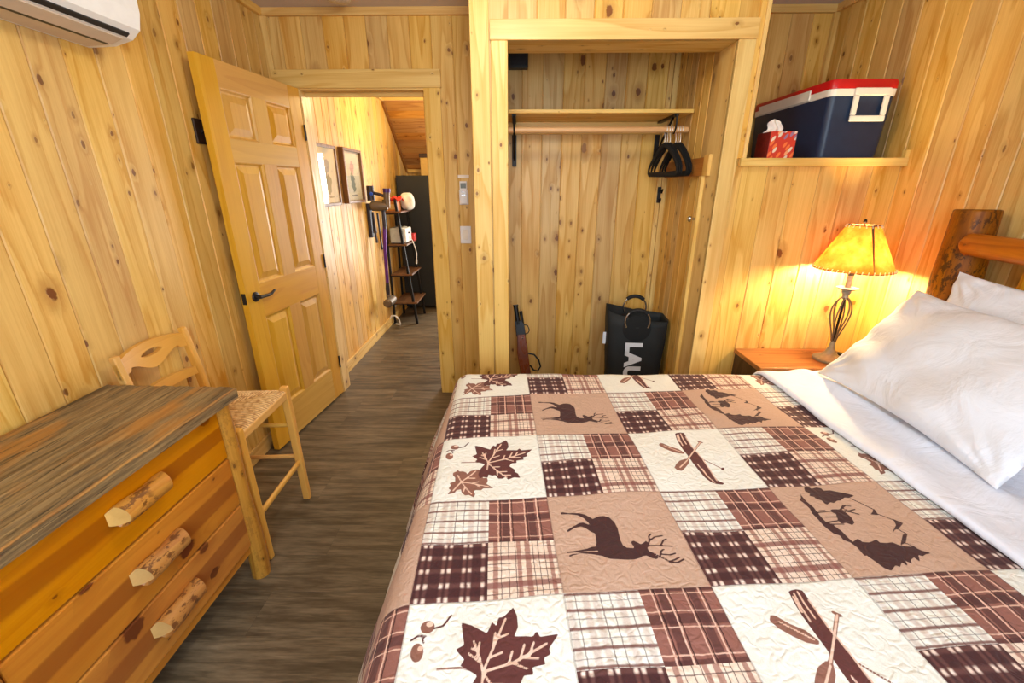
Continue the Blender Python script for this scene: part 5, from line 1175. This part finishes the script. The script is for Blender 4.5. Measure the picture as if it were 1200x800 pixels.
mb = MB(); mb.tube([o_(-1.297, 1.275), o_(-1.30, 1.10)], .017, 12); mb.build('wand_collar', M['vac_dark'], t, smooth=True)
mb = MB(); mb.tube([o_(-1.30, 1.13), o_(-1.319, .90), o_(-1.328, .56)], .0165, 14); mb.build('wand', M['purple'], t, smooth=True)
mb = MB(); mb.tube([o_(-1.328, .57), o_(-1.331, .50), o_(-1.332, .43)], [.017, .022, .018], 12); mb.build('wand_neck', M['vac_dark'], t, smooth=True)
mb = MB(); mb.tube([o_(-1.318, .37, -.11), o_(-1.318, .37, -.09), o_(-1.318, .37, .09), o_(-1.318, .37, .11)], [.028, .046, .046, .028], 18); mb.tube([o_(-1.332, .44), o_(-1.325, .38)], .022, 12); mb.build('floor_head', M['vac_grey'], t, smooth=True)
for k, (x, z0, z1, y, m) in enumerate(((-1.41, 1.26, 1.06, .03, 'vac_grey'), (-1.395, 1.26, .97, -.02, 'vac_dark'), (-1.362, 1.25, .90, .02, 'vac_dark'))):
    mb = MB(); mb.tube([o_(x, z0, y), o_(x+.008, z1+.06, y), o_(x+.012, z1, y)], [.014, .013, .017], 10, flat=(1, .7)); mb.build('attachment', M[m], t, smooth=True)

# leaning ladder shelf
t = thing('ladder_shelf', 'black metal ladder shelf with four brown boards against hall wall', 'shelf', (XH, 4.95, 0))
ya, yb = -.21, .21
for y in (ya, yb):
    mb = MB(); mb.box((.030, y-.012, 0), (.055, y+.012, 1.36)); mb.build('rear_leg', M['iron'], t, bevel=.002)
    mb = MB(); mb.hexa([(.285, y-.012, 0), (.312, y-.012, 0), (.312, y+.012, 0), (.285, y+.012, 0)], [(.150, y-.012, 1.36), (.177, y-.012, 1.36), (.177, y+.012, 1.36), (.150, y+.012, 1.36)]); mb.build('front_leg', M['iron'], t, bevel=.002)
    for z in (1.225, .885, .56, .24):
        fx = .285-.135*z/1.36
        box_obj('cross_bar', (.055, y-.008, z-.014), (fx+.004, y+.008, z), M['iron'], t, .001)
shz = []
for z in (1.225, .885, .56, .24):
    fx = .300-.135*z/1.36
    box_obj('shelf_board', (.056, ya-.028, z+.0005), (fx+.045, yb+.028, z+.018), M['shelf_brown'], t, .002); shz.append(z+.0185)
# things on the ladder shelf
b = MB(); b.grid(lambda u, v: (.075*math.cos(2*PI*u)*math.sin(PI*v)**.5*(1+.08*math.sin(6*PI*u+4*v)), .10*math.sin(2*PI*u)*math.sin(PI*v)**.5*(1+.07*math.sin(10*PI*u+7*v)), .088*(1-math.cos(PI*v))*(1+.04*math.sin(8*PI*u))), 32, 20)
ob = b.build('plastic_bag', M['paper_bag'], None, smooth=True); ob.location = (XH+.225, 5.03, shz[0]+.001); tag(ob, 'white plastic bag on the top ladder shelf board', 'bag')
t = thing('cardboard_box', 'orange box on the top ladder shelf board beneath red cloth', 'box', (XH+.120, 4.850, shz[0]))
box_obj('carton', (-.052, -.08, .0005), (.052, .08, .095), M['orange'], t, .002); box_obj('label_panel', (-.03, -.0815, .02), (.03, -.0805, .07), M['cardboard'], t, 0)
b = MB(); b.grid(lambda u, v: ((u-.5)*.15+.01*math.sin(v*9), (v-.5)*.155+.01*math.sin(u*8), .097+.028*math.sin(u*7+v*3)**2+.025*math.sin(v*8-u*4)**2), 24, 24)
ob = b.build('cloth', M['red'], None, smooth=True, fix=False); ob.location = (XH+.130, 4.855, shz[0]); tag(ob, 'crumpled red cloth lying on the orange box', 'cloth')
s_ = ob.modifiers.new('s', 'SOLIDIFY'); s_.thickness = .004; s_.offset = 1
t = thing('toaster', 'grey and white boxy toaster on the second ladder shelf board', 'toaster', (XH+.145, 4.897, shz[1]))
box_obj('body', (-.078, -.13, .006), (.062, .13, .165), M['grey_app'], t, .012); box_obj('end_panel', (.0622, -.128, .008), (.098, .128, .160), M['white_plastic'], t, .010)
box_obj('slot', (-.05, -.09, .1645), (-.03, .09, .166), M['black'], t, 0); box_obj('slot', (.005, -.09, .1645), (.025, .09, .166), M['black'], t, 0)
for x in (-.05, .05):
    for y in (-.1, .1): box_obj('foot', (x-.012, y-.012, .0003), (x+.012, y+.012, .007), M['black'], t, 0)
toaster = t
box_obj('lever', (.097, -.02, .10), (.112, .02, .115), M['black'], t, .003)
t = thing('carton', 'small red carton at the edge of the second ladder shelf board', 'carton', (XH+.225, 5.085, shz[1]))
box_obj('body', (-.03, -.055, .0005), (.045, .055, .078), plain('red carton', srgb(206, 46, 36), .5, var=.03), t, .002); box_obj('flap', (-.03, -.055, .0785), (.045, .0, .080), plain('red flap', srgb(176, 36, 30), .5), t, 0)
b = MB(); b.tube([(XH+.245, 4.90, shz[1]+.06), (XH+.275, 4.90, shz[1]+.02), (XH+.305, 4.885, .84), (XH+.318, 4.88, .78), (XH+.310, 4.88, .71)], .005, 8); b.tube([(XH+.310, 4.88, .715), (XH+.306, 4.88, .665)], .009, 8)
b.v = [(x-XH-.145, y-4.897+.005, z-shz[1]) for x, y, z in b.v]; b.build('cord', M['cord'], toaster, smooth=True)
b = MB(); b.tube([(XH+.03, 4.60, .10), (XH+.05, 4.60, .135), (XH+.09, 4.60, .135), (XH+.125, 4.61, .09), (XH+.135, 4.62, .03), (XH+.120, 4.66, .008), (XH+.06, 4.70, .008)], .008, 8)
tag(b.build('power_cord', M['cord'], None, smooth=True), 'white power cord looping on the hall floor by the ladder shelf foot', 'cord')
t = thing('wall_outlet', 'white outlet low on the hall wall behind ladder shelf', 'outlet', (XH, 4.93, .20))
box_obj('plate', (.0005, -.036, -.058), (.007, .036, .058), M['white_plastic'], t, .002); box_obj('socket', (.0065, -.014, .012), (.009, .014, .038), M['cooler_white'], t, .001); box_obj('socket', (.0065, -.014, -.038), (.009, .014, -.012), M['cooler_white'], t, .001)
# black refrigerator at the end of the hall
t = thing('refrigerator', 'tall matte black refrigerator closing off the end of the hall', 'refrigerator', (-1.10, 5.66, 0))
box_obj('cabinet', (-.33, -.27, .03), (.26, .30, 1.612), M['black_matte'], t, .006)
box_obj('door', (.262, -.27, .06), (.31, .30, 1.05), M['black_matte'], t, .008); box_obj('door', (.262, -.27, 1.06), (.31, .30, 1.612), M['black_matte'], t, .008)
mb = MB(); mb.tube([(.315, -.22, .55), (.345, -.22, .60), (.345, -.22, .95), (.315, -.22, 1.0)], .01, 8); mb.build('handle', M['black'], t, smooth=True)
for x in (-.28, .2):
    for y in (-.22, .25): box_obj('foot', (x-.02, y-.02, 0), (x+.02, y+.02, .031), M['black'], t, 0)
t = thing('storage_box', 'pale box with dark lid on top of the black refrigerator', 'box', (-1.05, 5.62, 1.6125))
box_obj('body', (-.105, -.10, 0), (.105, .10, .20), M['cardboard'], t, .004); box_obj('lid', (-.115, -.11, .2003), (.115, .11, .245), M['bronze'], t, .004)
